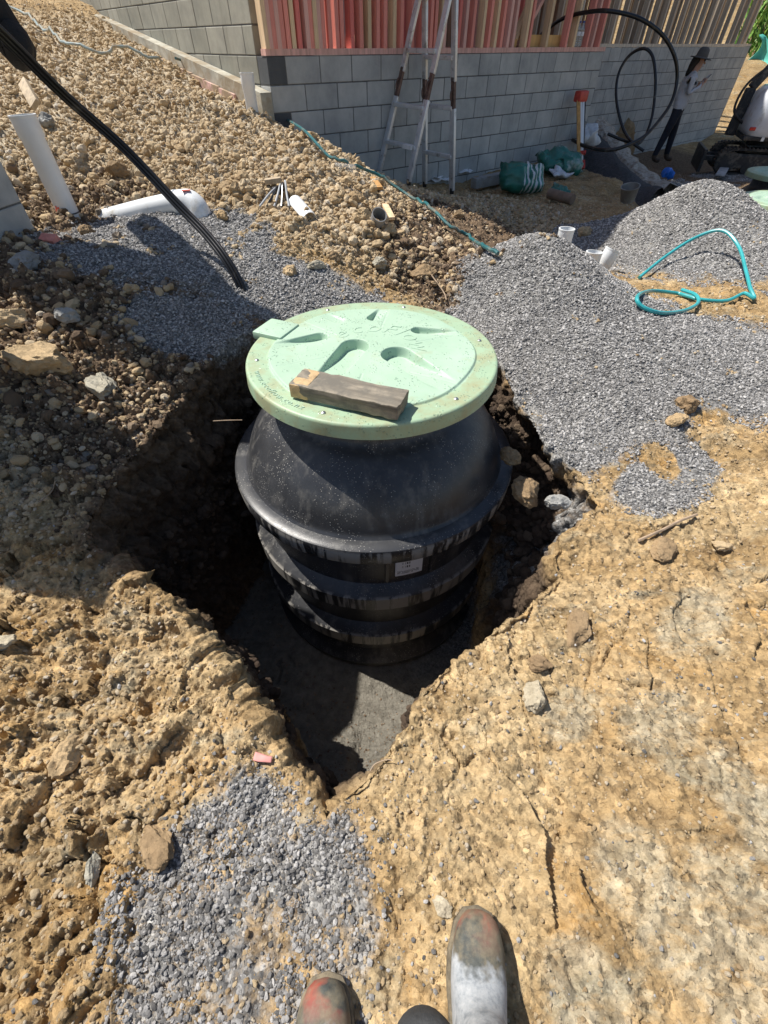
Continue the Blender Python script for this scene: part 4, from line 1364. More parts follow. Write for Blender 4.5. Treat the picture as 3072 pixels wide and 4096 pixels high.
tag(root, 'white drain pipe bend half buried in the grey gravel bed', 'pipe')
# pipe by the house corner
c_ = hp(-.13, .05, 0)
socket_pipe('drain_pipe', (-1.27, 5.72, .74), (-1.27, 5.72, 1.17), .055, 'white drain pipe upright at the house corner against the block wall')
# three stubs between the gravel heaps
def stub(px, py, d, tilt, L, label):
    r = sight(px, py); t = d
    top = Vector((r[0] * t, r[1] * t, EYE + r[2] * t))
    basep = top - Vector(tilt).normalized() * L
    socket_pipe('drain_pipe', basep, top, .055, label)
stub(2268, 915, 3.5, (0, 0, 1), .35, 'white drain pipe stub poking out behind the gravel heap crest')
stub(2378, 1008, 3.40, (.04, .05, 1), .4, 'short open white pipe stub with hose inside, low between the gravel heaps')
stub(2452, 998, 3.5, (.35, .1, 1), .4, 'leaning white pipe stub between the gravel heaps')

# ------------------------------------------------------------------ black conduits rising out of the gravel
M_POLY = simple('black_polythene', (.012, .012, .013), .28, 0, .3, 12, (.10, .09, .075), .12)
root = empty('conduit_bundle', (-.82, 2.60, .50))
off = Vector(root.location)
for k in range(3):
    sh = Vector((.016, -.003, .009)) * (k - 1)
    pts = [Vector((-.76, 2.52, .34)), Vector((-.80, 2.57, .46)), Vector((-.86, 2.63, .55)), Vector((-.97, 2.74, .64)), Vector((-1.12, 2.85, .75)), Vector((-1.36, 2.96, .975)), Vector((-1.54, 2.90, 1.185)), Vector((-1.62, 2.74, 1.385)), Vector((-1.75, 2.62, 1.6)), Vector((-2.1, 2.65, 2.2)), Vector((-2.3, 2.8, 2.9)), Vector((-2.44, 2.9, 3.13))]
    MB().tube([p + sh - off for p in smooth_path(pts, 8)], .0095, 12).build('conduit', M_POLY, root, smooth=True)
tag(root, 'three black plastic conduits rising from the gravel up to the block pier', 'conduit')
# black membrane roll hanging at the edge of the frame
b = MB()
pa = [Vector((-2.45, 3.15, 3.12)), at_y(-40, 40, 3.5), at_y(60, 150, 3.45), at_y(112, 232, 3.4)]
b.tube(smooth_path(pa, 5), [.11, .11, .11, .11, .10, .10, .09, .085, .08, .075, .07, .065, .06, .05, .04, .02], 12)
o = b.build('membrane_roll', simple('black_membrane', (.008, .008, .008), .75, 0, .4, 20, bumpd=.01), None, smooth=True)
tag(o, 'rolled black membrane hanging from the block pier above the conduits', 'membrane')
# leaning timber stake, pink offcut
def plank(name, a, b_, w_, t_, mat, label, cat='timber', up=(0, 0, 1), group=None):
    m = MB(); m.bar(a, b_, w_, t_, up)
    o = m.build(name, mat, None, smooth=True, bevel=min(t_, w_) * .08)
    tag(o, label, cat, group)
    return o
s0 = site(148, 425); 
plank('timber_stake', at_y(92, 330, 4.35), at_y(142, 420, 4.1), .07, .03, wood('weathered_stake', (.46, .36, .24)), 'pale timber stake leaning in the rubble below the conduits', up=(0, -1, .4))
g_ = site(212, 985)
plank('timber_offcut', g_ + Vector((-.05, .012, .03)), g_ + Vector((.05, -.012, .03)), .055, .045, PINK[0], 'small pink timber offcut on the brown soil by the gravel bed', up=(0, -.5, 1))

# ------------------------------------------------------------------ garden hose down the slope
M_HOSE = simple('teal_hose', (.018, .12, .13), .4, 0, .2, 10, (.20, .19, .15), .3)
M_HOSEG = simple('dusty_hose', (.26, .33, .33), .5, 0, .2, 10, (.36, .31, .22), .4)
def hose(name, pix, r, mat, label, lift=.0, segs=8):
    if 'teal' in label: lift = .022
    pts = []
    for q in pix:
        p = site(*q[:2])
        z = gz(p.x, p.y)
        pts.append(Vector((p.x, p.y, z + r * 1.2 + lift + (q[2] if len(q) > 2 else 0))))
    pts = smooth_path(pts, segs)
    for p in pts:
        p.z = max(p.z, gz(p.x, p.y) + r * 1.3 + lift)
    o = MB().tube(pts, r, 8).build(name, mat, None, smooth=True)
    tag(o, label, 'hose')
    return o, pts
hose('garden_hose', [(-60, 60), (15, 78), (110, 100), (185, 150), (260, 195), (330, 225), (420, 240), (520, 252), (605, 272), (660, 282)], .012, M_HOSEG, 'dusty pale grey hose winding across the upper slope')
hose('garden_hose', [(715, 288), (800, 297), (880, 306), (930, 330), (975, 385), (1040, 440), (1120, 495), (1220, 570), (1320, 650), (1400, 690), (1500, 725), (1590, 780), (1660, 825), (1735, 885), (1800, 940), (1880, 985), (1930, 1015), (1985, 1055)], .012, M_HOSE, 'dark teal hose running down the rubble past the ladder')
cpts = []
for q in [(2555, 1115, .0), (2650, 1065, .05), (2750, 1025, .10), (2840, 1020, .14), (2915, 1060, .10), (2960, 1130, .06), (2985, 1180, .02), (3010, 1205, .01), (2975, 1195, .02), (2960, 1190, .012), (2900, 1210, .005), (2800, 1212, .004), (2740, 1190, .01), (2700, 1175, .012), (2600, 1178, .008), (2545, 1200, .012), (2560, 1235, .006), (2640, 1260, .004), (2730, 1258, .006), (2780, 1235, .012), (2770, 1205, .03), (2720, 1175, .03)]:
    p = site(q[0], q[1]); z = gz(p.x, p.y)
    cpts.append(Vector((p.x, p.y, z + .008 + q[2])))
o = MB().tube(smooth_path(cpts, 7), .0115, 8).build('garden_hose', simple('bright_teal_hose', (.04, .36, .38), .32, 0, .12, 10), None, smooth=True)
tag(o, 'bright teal hose coiled on the grey gravel heap', 'hose')

# ------------------------------------------------------------------ folding ladder
M_ALU = simple('ladder_aluminium', (.66, .67, .68), .4, .45, .12, 14, (.30, .28, .25), .15)
M_ALUD = simple('tread_aluminium', (.42, .41, .40), .5, .6, .15, 14)
M_HINGE = simple('rusty_hinge', (.14, .09, .075), .6, .4, .5, 18)
lad = empty('folding_ladder', (.3, 6.6, .1))
loff = Vector(lad.location)
AL, AR = Vector((.41, 6.95, 1.86)), Vector((.68, 6.62, 1.86))
def feet(p): return Vector((p[0], p[1], gz(p[0], p[1]) + .0))
F2, F1, B1, B2 = feet((-.065, 6.75)), feet((.29, 6.36)), feet((.53, 7.02)), feet((.85, 6.69))
side_dir = (AR - AL).normalized()
for foot, apex, nm in ((F2, AL, 'a'), (F1, AR, 'b'), (B1, AL, 'c'), (B2, AR, 'd')):
    MB().bar(foot + Vector((0, 0, .03)) - loff, foot.lerp(apex, .44) - loff, .036, .072, side_dir).build('rail', M_ALU, lad, smooth=True, bevel=.006)
    MB().bar(foot.lerp(apex, .56) - loff, apex - loff, .034, .068, side_dir).build('rail', M_ALU, lad, smooth=True, bevel=.006)
    a_, c_ = foot.lerp(apex, .42), foot.lerp(apex, .58)
    m_ = (a_ + c_) / 2
    hb = MB(); hb.bar(a_ - loff, c_ - loff, .034, .045, side_dir)
    n_ = (c_ - a_).normalized(); o_ = side_dir.cross(n_).normalized()
    ringp = [m_ - loff + o_ * .02 + n_ * .045 * math.sin(t) + o_ * .024 * math.cos(t) for t in np.linspace(0, 2 * math.pi, 14, endpoint=False)]
    hb.tube(ringp, .009, 6, closed=True)
    hb.build('hinge', M_HINGE, lad, smooth=True)
    MB().box(foot + Vector((0, 0, .025)) - loff, (.05, .05, .06)).build('rubber_foot', M_POLY, lad, bevel=.006)
    MB().bar(apex - loff - (apex - foot).normalized() * .16, apex - loff, .036, .07, side_dir).build('hinge', simple('black_hinge', (.02, .02, .02), .5, .3), lad, smooth=True, bevel=.006)
for (fa, aa, fb, ab, ks) in ((F2, AL, F1, AR, (.20, .40, .66, .90)), (B1, AL, B2, AR, (.20, .44, .66, .90))):
    for k in ks:
        p0, p1_ = fa.lerp(aa, k), fb.lerp(ab, k)
        MB().bar(p0 - loff, p1_ - loff, .078, .036).build('rung', M_ALU, lad, smooth=True, bevel=.006)
MB().bar(F2.lerp(AL, .20).lerp(F1.lerp(AR, .20), .62) - loff + Vector((0, -.038, .0)), F2.lerp(AL, .20).lerp(F1.lerp(AR, .20), .88) - loff + Vector((0, -.038, 0)), .074, .036).build('sticker', simple('white_sticker', (.78, .78, .76), .5), lad)
tag(lad, 'aluminium folding ladder standing open against the block wall', 'ladder')

# ------------------------------------------------------------------ coil of black water pipe hanging from the frame
def loopY(pts, name, label, r):
    o = MB().tube(smooth_path(pts, 10), r, 12).build(name, M_POLY, None, smooth=True)
    tag(o, label, 'pipe'); return o
big = [(2162, 140, 9.6), (2250, 75, 9.2), (2360, 47, 8.9), (2450, 46, 8.7), (2560, 75, 8.6), (2650, 140, 8.6), (2700, 230, 8.6), (2708, 320, 8.6), (2685, 410, 8.5), (2630, 490, 8.4), (2570, 550, 8.3), (2480, 592, 8.2), (2410, 600, 8.3), (2340, 585, 8.6), (2290, 560, 8.9)]
loopY([at_y(*q) for q in big], 'water_pipe', 'big black pipe loop arching from the frame past the standing man', .023)
small = [(2575, 604, 8.7), (2530, 570, 8.8), (2495, 520, 9.0), (2470, 430, 9.2), (2465, 350, 9.4), (2480, 280, 9.5), (2520, 220, 9.5), (2575, 194, 9.4), (2610, 225, 9.3), (2622, 310, 9.2), (2618, 400, 9.1), (2605, 480, 9.0), (2580, 545, 8.9), (2550, 575, 8.8), (2490, 560, 9.0), (2430, 535, 9.1)]
loopY([at_y(*q) for q in small], 'water_pipe', 'smaller narrow oval black pipe loop inside the big loop', .020)

# ------------------------------------------------------------------ survey tripod leaning on the wall
M_RED = simple('red_plastic', (.50, .05, .035), .45, 0, .25, 20)
M_WOODO = wood('orange_timber', (.55, .30, .10))
tri = empty('survey_tripod', (3.0, 8.9, 0))
toff = Vector(tri.location)
tb = at_y(2318, 690, 8.55); tb.z = gz(tb.x, tb.y)
tt_ = at_y(2325, 385, 9.05)
ax_ = (tt_ - tb)
sd = Vector((.8, .55, 0)).normalized()
for k, (o_, mt, nm, w_) in enumerate(((-.065, M_WOODO, 'leg', .05), (-.01, M_PVC, 'leg', .03), (.05, M_PVC, 'leg', .03), (.085, M_POLY, 'strap', .025))):
    MB().bar(tb + sd * o_ * .6 - toff, tt_ + sd * o_ - toff, w_, .03, (0, -1, 0)).build(nm, mt, tri, bevel=.003)
MB().box(tt_ - toff + Vector((0, 0, .0)), (.20, .12, .13), Matrix.Rotation(.6, 3, 'Z')).build('head', M_RED, tri, smooth=True, bevel=.03)
MB().bar(tb.lerp(tt_, .20) - toff, tb.lerp(tt_, .25) - toff, .15, .06, (0, -1, 0)).build('clamp', M_RED, tri, bevel=.01)
MB().bar(tb.lerp(tt_, .0) - toff, tb.lerp(tt_, .12) - toff, .13, .05, (0, -1, 0)).build('foot', M_RED, tri, bevel=.01)
tag(tri, 'folded red and white survey tripod leaning on the block wall', 'tripod')

# ------------------------------------------------------------------ cement bags, papers, litter
def crumple(m, amp, f, seed):
    me = m.data
    co = np.zeros(len(me.vertices) * 3, np.float32); me.vertices.foreach_get('co', co)
    co = co.reshape(-1, 3)
    d = np.stack([fbm(co * f, 3, seed), fbm(co * f, 3, seed + 5), fbm(co * f, 3, seed + 9)], 1)
    co += d * amp
    me.vertices.foreach_set('co', co.ravel()); me.update()
def pillow(name, size, mat, loc, rot, amp, seed, puff=.5):
    bm = bmesh.new()
    bmesh.ops.create_grid(bm, x_segments=20, y_segments=14, size=.5)
    vs = []
    me = bpy.data.meshes.new(name)
    n, k = 20, 14
    V, F = [], []
    for sgn in (1, -1):
        for i in range(n + 1):
            for j in range(k + 1):
                u, v = i / n * 2 - 1, j / k * 2 - 1
                hgt = (1 - abs(u) ** 3) ** puff * (1 - abs(v) ** 3) ** puff
                V.append((u * size[0] / 2, v * size[1] / 2, sgn * hgt * size[2] / 2))
    N0 = (n + 1) * (k + 1)
    for s in (0, 1):
        for i in range(n):
            for j in range(k):
                a = s * N0 + i * (k + 1) + j
                q = (a, a + k + 1, a + k + 2, a + 1)
                F.append(q if s == 0 else q[::-1])
    bm.free()
    me.from_pydata(V, [], F)
    bm = bmesh.new(); bm.from_mesh(me); bmesh.ops.remove_doubles(bm, verts=bm.verts, dist=1e-4); bm.to_mesh(me); bm.free()
    me.shade_smooth()
    o = link(name, me, mat)
    crumple(o, amp, 9, seed)
    o.location = loc; o.rotation_euler = rot
    return o
def mat_bag():
    m, nt, b = new_mat('printed_green_bag')
    tc = N(nt, 'ShaderNodeTexCoord').outputs['Generated']
    s = N(nt, 'ShaderNodeSeparateXYZ'); nt.links.new(tc, s.inputs[0])
    wv = N(nt, 'ShaderNodeTexWave'); wv.inputs['Scale'].default_value = 3.2; wv.inputs['Distortion'].default_value = 3
    nt.links.new(tc, wv.inputs['Vector'])
    green = ramp(nt, noise(nt, tc, 4, 3, .5), [(.3, (.012, .10, .075)), (.7, (.03, .20, .15))])
    pm = mathn(nt, 'MULTIPLY', ramp(nt, wv.outputs['Fac'], [(.55, (0, 0, 0)), (.62, (1, 1, 1))]), mathn(nt, 'GREATER_THAN', s.outputs[0], .45))
    c = mixc(nt, pm, green, (.55, .58, .58))
    nt.links.new(c, b.inputs['Base Color']); b.inputs['Roughness'].default_value = .35
    return m
M_BAG = mat_bag()
p = site(2078, 770); 
o = pillow('cement_bag', (.62, .34, .26), M_BAG, (p.x, p.y, gz(p.x, p.y) + .11), (math.radians(55), .1, math.radians(12)), .035, 3)
tag(o, 'full green and white printed cement bag slumped on the soil', 'bag')
p = site(2235, 690)
o = pillow('cement_bag', (.72, .36, .22), simple('green_bag', (.02, .15, .115), .35, 0, .4, 6, (.42, .46, .46), .25), (p.x, p.y, gz(p.x, p.y) + .09), (math.radians(25), .05, math.radians(20)), .05, 13)
tag(o, 'torn open green cement bag beside the survey tripod', 'bag')
p = site(2235, 790)
o = pillow('bag_scrap', (.26, .14, .03), MATS['green_bag'], (p.x, p.y, gz(p.x, p.y) + .05), (.5, .2, -.5), .03, 23)
tag(o, 'small torn scrap of green bag on the trench soil', 'bag')
p = site(2230, 715)
o = pillow('plastic_sheet', (.34, .2, .05), simple('milky_plastic', (.55, .58, .62), .3), (p.x, p.y, gz(p.x, p.y) + .04), (.2, .1, .3), .05, 33)
tag(o, 'crumpled milky plastic sheet in front of the torn green bag', 'plastic')
M_PAPER = simple('white_paper', (.66, .67, .68), .8, 0, .12, 6)
for k, (px, py, sx_, sy_, rz_, lb) in enumerate(((1590, 705, .26, .10, .2, 'white paper scrap lying inside the ladder legs'), (1720, 725, .34, .2, -.3, 'open sheet of white printed paper under the ladder rungs'), (1760, 740, .36, .14, .5, 'long curled white paper strip by the ladder back leg'), (1755, 705, .30, .10, .1, 'flat white paper scrap close to the wall foot behind the ladder'), (1860, 735, .22, .10, .6, 'torn white paper beside the bent brown pipe'))):
    p = site(px, py)
    o = pillow('paper_sheet', (sx_, sy_, .012), M_PAPER, (p.x, p.y, gz(p.x, p.y) + .03), (.15, .1, rz_), .03, 43 + k)
    tag(o, lb, 'paper')
bp = [site(1845, 728), site(1870, 700), site(1900, 690), site(1950, 690)]
o = MB().tube(smooth_path([Vector((q.x, q.y, gz(q.x, q.y) + .03)) for q in bp], 8), .018, 10).build('bent_pipe', simple('brown_pipe', (.14, .06, .04), .5), None, smooth=True)
tag(o, 'bent brown pipe lying at the foot of the wall', 'pipe')
ka, kb = site(1890, 765), site(2035, 735)
plank('concrete_kerb', Vector((ka.x, ka.y, gz(ka.x, ka.y) + .02)), Vector((kb.x, kb.y, gz(kb.x, kb.y) + .03)), .12, .12, simple('kerb_concrete', (.30, .30, .29), .9, 0, .2, 10, (.25, .2, .15), .3, .004), 'broken concrete kerb running up to the green cement bag', 'concrete')  # a broken length of concrete kerb
# plastic bottle on the rubble
p = site(1425, 712)
root = empty('water_bottle', (p.x, p.y, gz(p.x, p.y) + .035)); root.rotation_euler = (0, math.radians(-86), math.radians(-8))
MB().lathe(bottle_mesh(.24, .035), 16).build('bottle', M_PET, root, smooth=True)
MB().lathe([(.0165, .222), (.0165, .245), (0, .245)], 12).build('cap', M_CAP, root, smooth=True)
tag(root, 'crushed clear water bottle with blue cap lying by the hose', 'bottle')
# grey pipe ring, white plastic, cables
p = site(1512, 945)
root = MB().lathe([(.05, -.05), (.05, .05), (.045, .05), (.045, -.05), (.05, -.05)], 28).build('pipe_ring', simple('grey_pvc', (.26, .26, .26), .45), None, smooth=True)
root.location = (p.x, p.y, gz(p.x, p.y) + .03); root.rotation_euler = (math.radians(38), math.radians(18), 0)
tag(root, 'short grey pipe offcut lying open ended in the rubble', 'pipe')
p = site(1212, 872)
b = MB()
for i in range(7):
    a0_ = math.radians(20 + i * 20); a1_ = math.radians(40 + i * 20)
    r_ = .05
    b.add([(-.11, r_ * math.cos(a0_), r_ * math.sin(a0_)), (.11, r_ * math.cos(a0_), r_ * math.sin(a0_)), (.11, r_ * math.cos(a1_), r_ * math.sin(a1_)), (-.11, r_ * math.cos(a1_), r_ * math.sin(a1_)),
           (-.11, .9 * r_ * math.cos(a0_), .9 * r_ * math.sin(a0_)), (.11, .9 * r_ * math.cos(a0_), .9 * r_ * math.sin(a0_)), (.11, .9 * r_ * math.cos(a1_), .9 * r_ * math.sin(a1_)), (-.11, .9 * r_ * math.cos(a1_), .9 * r_ * math.sin(a1_))],
          [(0, 1, 2, 3), (7, 6, 5, 4), (0, 3, 7, 4), (1, 5, 6, 2)])
o = b.build('pipe_shard', M_PVC, None, smooth=True)
o.location = (p.x, p.y, gz(p.x, p.y) + .0); o.rotation_euler = (.1, .25, math.radians(-58))
tag(o, 'curved white shard of split pipe lying on the rubble', 'pipe')
p = site(1125, 810); z_ = gz(p.x, p.y)
root = empty('cable_bundle', (p.x, p.y, z_))
for k in range(5):
    dx_ = (k - 2) * .012
    MB().tube(smooth_path([(dx_ - .02, .16, .03), (dx_, .06, .06), (dx_ * 1.5 + .01, 0, .07 + .01 * k), (dx_ * 2.5, -.08, .05), (dx_ * 4 - .02, -.15, .0)], 5), .007, 8).build('cable', M_POLY if k % 2 else simple('grey_cable', (.42, .43, .44), .4), root, smooth=True)
MB().tube([(-.045, .005, .06), (.045, 0, .075)], .016, 8).build('tie', M_POLY, root, smooth=True)
tag(root, 'bundle of black and grey cables emerging from the rubble', 'cable')
q = site(1095, 772)
plank('timber_offcut', Vector((q.x - .05, q.y, gz(q.x, q.y) + .03)), Vector((q.x + .06, q.y + .02, gz(q.x, q.y) + .04)), .06, .03, MATS['weathered_stake'], 'grey timber offcut just above the cable bundle')
for a_, c_, lb in (((1492, 735), (1520, 790), 'short orange timber stick beside the hose'), ((1540, 835), (1568, 890), 'thin split timber stick in the rubble below the hose')):
    q0, q1 = site(*a_), site(*c_)
    plank('timber_stick', Vector((q0.x, q0.y, gz(q0.x, q0.y) + .03)), Vector((q1.x, q1.y, gz(q1.x, q1.y) + .02)), .045, .02, MATS['orange_timber'] if 'orange' in lb else BARE[0], lb)
q = site(2240, 820)
o = MB().tube([Vector((q.x - .12, q.y + .16, gz(q.x, q.y) + .04)), Vector((q.x + .1, q.y - .12, gz(q.x, q.y) + .03))], .055, 20).build('clay_pipe', simple('brown_clay_pipe', (.20, .14, .10), .7), None, smooth=True)
tag(o, 'short brown pipe length lying in the trench', 'pipe')
q = site(2505, 815)
o = MB().lathe([(0, 0), (.085, 0), (.11, .16), (.115, .165), (.105, .165), (.08, .02), (0, .02)], 24).build('metal_tin', simple('dull_tin', (.35, .34, .32), .45, .6), None, smooth=True)
o.location = (q.x, q.y, gz(q.x, q.y) - .02); o.rotation_euler = (.15, -.2, 0)
tag(o, 'dull metal tin half sunk in the trench soil', 'tin')
q = site(2660, 735)
o = pillow('blue_bag', (.16, .13, .14), simple('blue_plastic', (.02, .16, .62), .3), (q.x, q.y, gz(q.x, q.y) + .08), (.3, .2, .1), .04, 71)
tag(o, 'crumpled bright blue plastic bag behind the big gravel heap', 'bag')
q0, q1 = site(2870, 725), site(2925, 635)
plank('steel_plank', Vector((q0.x, q0.y, gz(q0.x, q0.y) + .05)), Vector((q1.x, q1.y, gz(q1.x, q1.y) + .08)), .16, .03, simple('grey_plank', (.42, .44, .47), .5, .2), 'grey metal plank lying on the soil before the excavator tracks', 'plank')
# pink survey tape at the pit edge
q = site(1060, 3030)
o = pillow('survey_tape', (.05, .018, .005), simple('pink_tape', (.60, .26, .23), .6), (q.x, q.y, gz(q.x, q.y) + .008), (.1, .15, -.15), .012, 81)
tag(o, 'faded pink survey tape scrap on the pit edge', 'tape')

# ------------------------------------------------------------------ membrane-lined bank with a rough cement edge
k_pts = [(2385, 500), (2440, 580), (2510, 670), (2590, 740), (2655, 775)]
crest = [at_y(px, py, Yv) for (px, py), Yv in zip(k_pts, (10.6, 9.9, 9.0, 8.2, 7.6))]
foot_ = [Vector((c.x - .75 + .05 * i, c.y - 1.25 + .13 * i, gz(c.x - .7, c.y - 1.2) - .1)) for i, c in enumerate(crest)]
b = MB(); rows = []
cs, fs_ = smooth_path(crest, 8), smooth_path(foot_, 8)
nn = len(cs)
M2 = 10
for i in range(nn):
    for j in range(M2 + 1):
        t = j / M2
        p_ = cs[i].lerp(fs_[i], t); p_.z += .12 * math.sin(math.pi * t)
        b.v.append(tuple(p_))
for i in range(nn - 1):
    for j in range(M2):
        a_ = i * (M2 + 1) + j
        b.f.append((a_, a_ + 1, a_ + M2 + 2, a_ + M2 + 1))
o = b.build('membrane_sheet', simple('black_gravel_membrane', (.045, .046, .05), .8, 0, .5, 30, (.16, .16, .16), .1, .02), None, smooth=True, angle=180)
crumple(o, .02, 6, 91)
tag(o, 'dark membrane sheet draped over the bank below the tripod', 'membrane')
b = MB()
V0 = []
for i in range(nn):
    c = cs[i]
    for (dx_, dy_, dz_) in ((-.12, -.15, -.02), (-.04, -.05, .07), (.1, .12, .10), (.32, .35, .02), (.5, .5, -.3)):
        j_ = random.uniform(.8, 1.25)
        V0.append((c.x + dx_ * j_, c.y + dy_ * j_, c.z + dz_ + random.uniform(-.02, .02)))
for i in range(nn - 1):
    for j in range(4):
        a_ = i * 5 + j
        b.f.append((a_, a_ + 1, a_ + 6, a_ + 5))
b.v = V0
o = b.build('cement_crust', simple('rough_cement', (.40, .37, .32), .95, 0, .35, 25, (.22, .18, .13), .35, .02), None)
sub = o.modifiers.new('sub', 'SUBSURF'); sub.levels = 2; sub.render_levels = 2; sub.subdivision_type = 'SIMPLE'
tag(o, 'rough pale cement crust along the top of the membrane bank', 'concrete')
q = at_y(2356, 545, 9.3)
o = pillow('white_sack', (.34, .26, .22), simple('white_woven', (.62, .64, .66), .6), q, (.4, .2, .3), .05, 95)
tag(o, 'white sack tucked behind the tripod at the membrane top', 'sack')

# ------------------------------------------------------------------ two more tanks at the right
def far_tank(lx, ly, lz, label):
    root = make_tank('septic_tank', (lx, ly, lz - (LIDZ - TB)))
    make_lid(root, LIDZ - TB, False)
    tag(root, label, 'tank')
    return root
q = at_z(3000, 800, .04)
far_tank(q.x + .50, q.y + .02, .04, 'buried black tank with mint green lid just behind the big gravel heap')
q = at_z(3020, 692, .06)
far_tank(q.x + .50, q.y + .02, .06, 'further black tank with green lid near the excavator tracks')

# ------------------------------------------------------------------ mini excavator
M_WHITE = simple('white_machine_paint', (.70, .72, .76), .3, 0, .05, 4, (.42, .40, .36), .12, coat=.3)
M_DARK = simple('machine_black', (.022, .022, .024), .55, .1, .3, 12, (.13, .11, .09), .3)
M_TRACK = simple('rubber_track', (.02, .02, .02), .8, 0, .3, 12, (.12, .10, .08), .4)
M_BROWNP = simple('brown_decal', (.22, .06, .025), .3, 0, .25, 5)
tk = at_y(2862, 590, 11.6)
ex = empty('mini_excavator', (tk.x + .95, tk.y - .1, gz(tk.x + .6, tk.y - .2) - .04), math.radians(-20))
def track(yoff):
    out = []
    L, Hh, r = 1.75, .42, .21
    pts = []
    for k in range(13):
        a = math.pi / 2 + math.pi * k / 12
        pts.append((-L / 2 + r + r * math.cos(a), r + r * math.sin(a)))
    for k in range(13):
        a = -math.pi / 2 + math.pi * k / 12
        pts.append((L / 2 - r + r * math.cos(a), r + r * math.sin(a)))
    b = MB(); n = len(pts); w_ = .26
    V = []
    for (x_, z_) in pts:
        cx_, cz_ = (x_ * .88), (r + (z_ - r) * .84)
        V += [(x_, yoff - w_ / 2, z_), (x_, yoff + w_ / 2, z_), (cx_, yoff + w_ / 2, cz_), (cx_, yoff - w_ / 2, cz_)]
    F = []
    for i in range(n):
        j = (i + 1) % n
        for k in range(4):
            F.append((i * 4 + k, j * 4 + k, j * 4 + (k + 1) % 4, i * 4 + (k + 1) % 4))
    b.add(V, F)
    # lugs
    per = []
    dense = []
    for i in range(n):
        a, c = Vector(pts[i]), Vector(pts[(i + 1) % n])
        m = max(1, int((c - a).length / .07))
        for k in range(m):
            dense.append((a.lerp(c, k / m), (c - a).normalized()))
    for p_, d_ in dense:
        M = Matrix(((d_.x, 0, d_.y), (0, 1, 0), (d_.y, 0, -d_.x)))
        b.box((p_.x, yoff, p_.y), (.03, w_ + .01, .03), M)
    t_ = b.build('track', M_TRACK, ex)
    f = MB(); f.box((0, yoff, r), (1.25, w_ - .08, .22)); f.box((0, yoff, r + .1), (1.1, w_ - .10, .06))
    f.build('track_frame', M_DARK, t_, bevel=.02)
    for x_ in (-.62, -.3, 0, .3, .62):
        big = abs(x_) > .6
        rr_ = .15 if big else .07
        w = MB(); Mw = Matrix.Rotation(math.pi / 2, 3, 'X')
        w.lathe([(0, -.1), (rr_, -.1), (rr_, .1), (0, .1)], 20, (x_, yoff, r if big else .1), Mw)
        w.build('roller', M_DARK, t_, smooth=True)
track(-.42); track(.42)
MB().box((0, 0, .36), (.8, .7, .2)).build('undercarriage', M_DARK, ex, bevel=.02)
bl = MB(); bl.box((-1.12, 0, .2), (.06, 1.1, .36)); bl.box((-.85, .25, .22), (.5, .07, .08)); bl.box((-.85, -.25, .22), (.5, .07, .08))
bl.build('dozer_blade', M_DARK, ex, bevel=.01)
MB().lathe([(0, .46), (.38, .46), (.38, .56), (0, .56)], 28).build('slew_ring', M_DARK, ex, smooth=True)
up = empty('upper', (0, 0, 0)) if False else None
body = MB()
# rounded counterweight body: loft of rounded sections
secs = [(.58, .66, .56, 0), (.62, .72, .58, .02), (.66, .76, .60, .12), (.66, .74, .60, .38), (.60, .66, .56, .60), (.50, .56, .50, .70)]
V, F = [], []
for (hl, hl2, hw, dz) in secs:
    for k in range(28):
        a = 2 * math.pi * k / 28
        ca, sa = math.cos(a), math.sin(a)
        e = .34
        V.append(((abs(ca) ** e) * math.copysign(1, ca) * hl + .05, (abs(sa) ** e) * math.copysign(1, sa) * hw, .60 + dz))
n = 28
for i in range(len(secs) - 1):
    for k in range(n):
        F.append((i * n + k, i * n + (k + 1) % n, (i + 1) * n + (k + 1) % n, (i + 1) * n + k))
F.append(tuple(range(n))[::-1]); F.append(tuple((len(secs) - 1) * n + k for k in range(n)))
body.add(V, F)
bo = body.build('body', M_WHITE, ex, smooth=True, angle=50)
MB().box((.05, 0, .575), (1.28, 1.12, .07)).build('skirt', M_DARK, ex, bevel=.02)
MB().box((.18, -.585, .93), (.55, .05, .26)).build('side_panel', M_BROWNP, bo, bevel=.03)
MB().box((-.5, -.585, .72), (.10, .04, .05)).build('tail_lamp', simple('red_lamp', (.5, .02, .02), .25), bo, bevel=.01)
for x_ in (-.25, .1, .4):
    MB().box((x_, -.575, .575), (.05, .02, .06)).build('decal', simple('white_sticker', (.78, .78, .76), .5), bo)
# cab posts and canopy
for (x_, y_) in ((-.15, -.5), (.62, -.5), (-.15, .5), (.62, .5)):
    MB().bar((x_, y_, 1.2), (x_, y_, 2.3), .06, .06).build('cab_post', M_DARK, ex, bevel=.008)
MB().box((.23, 0, 2.33), (1.0, 1.15, .08)).build('canopy', M_WHITE, ex, bevel=.03)
MB().box((.25, 0, 1.38), (.45, .45, .4)).build('seat', M_DARK, ex, bevel=.06)
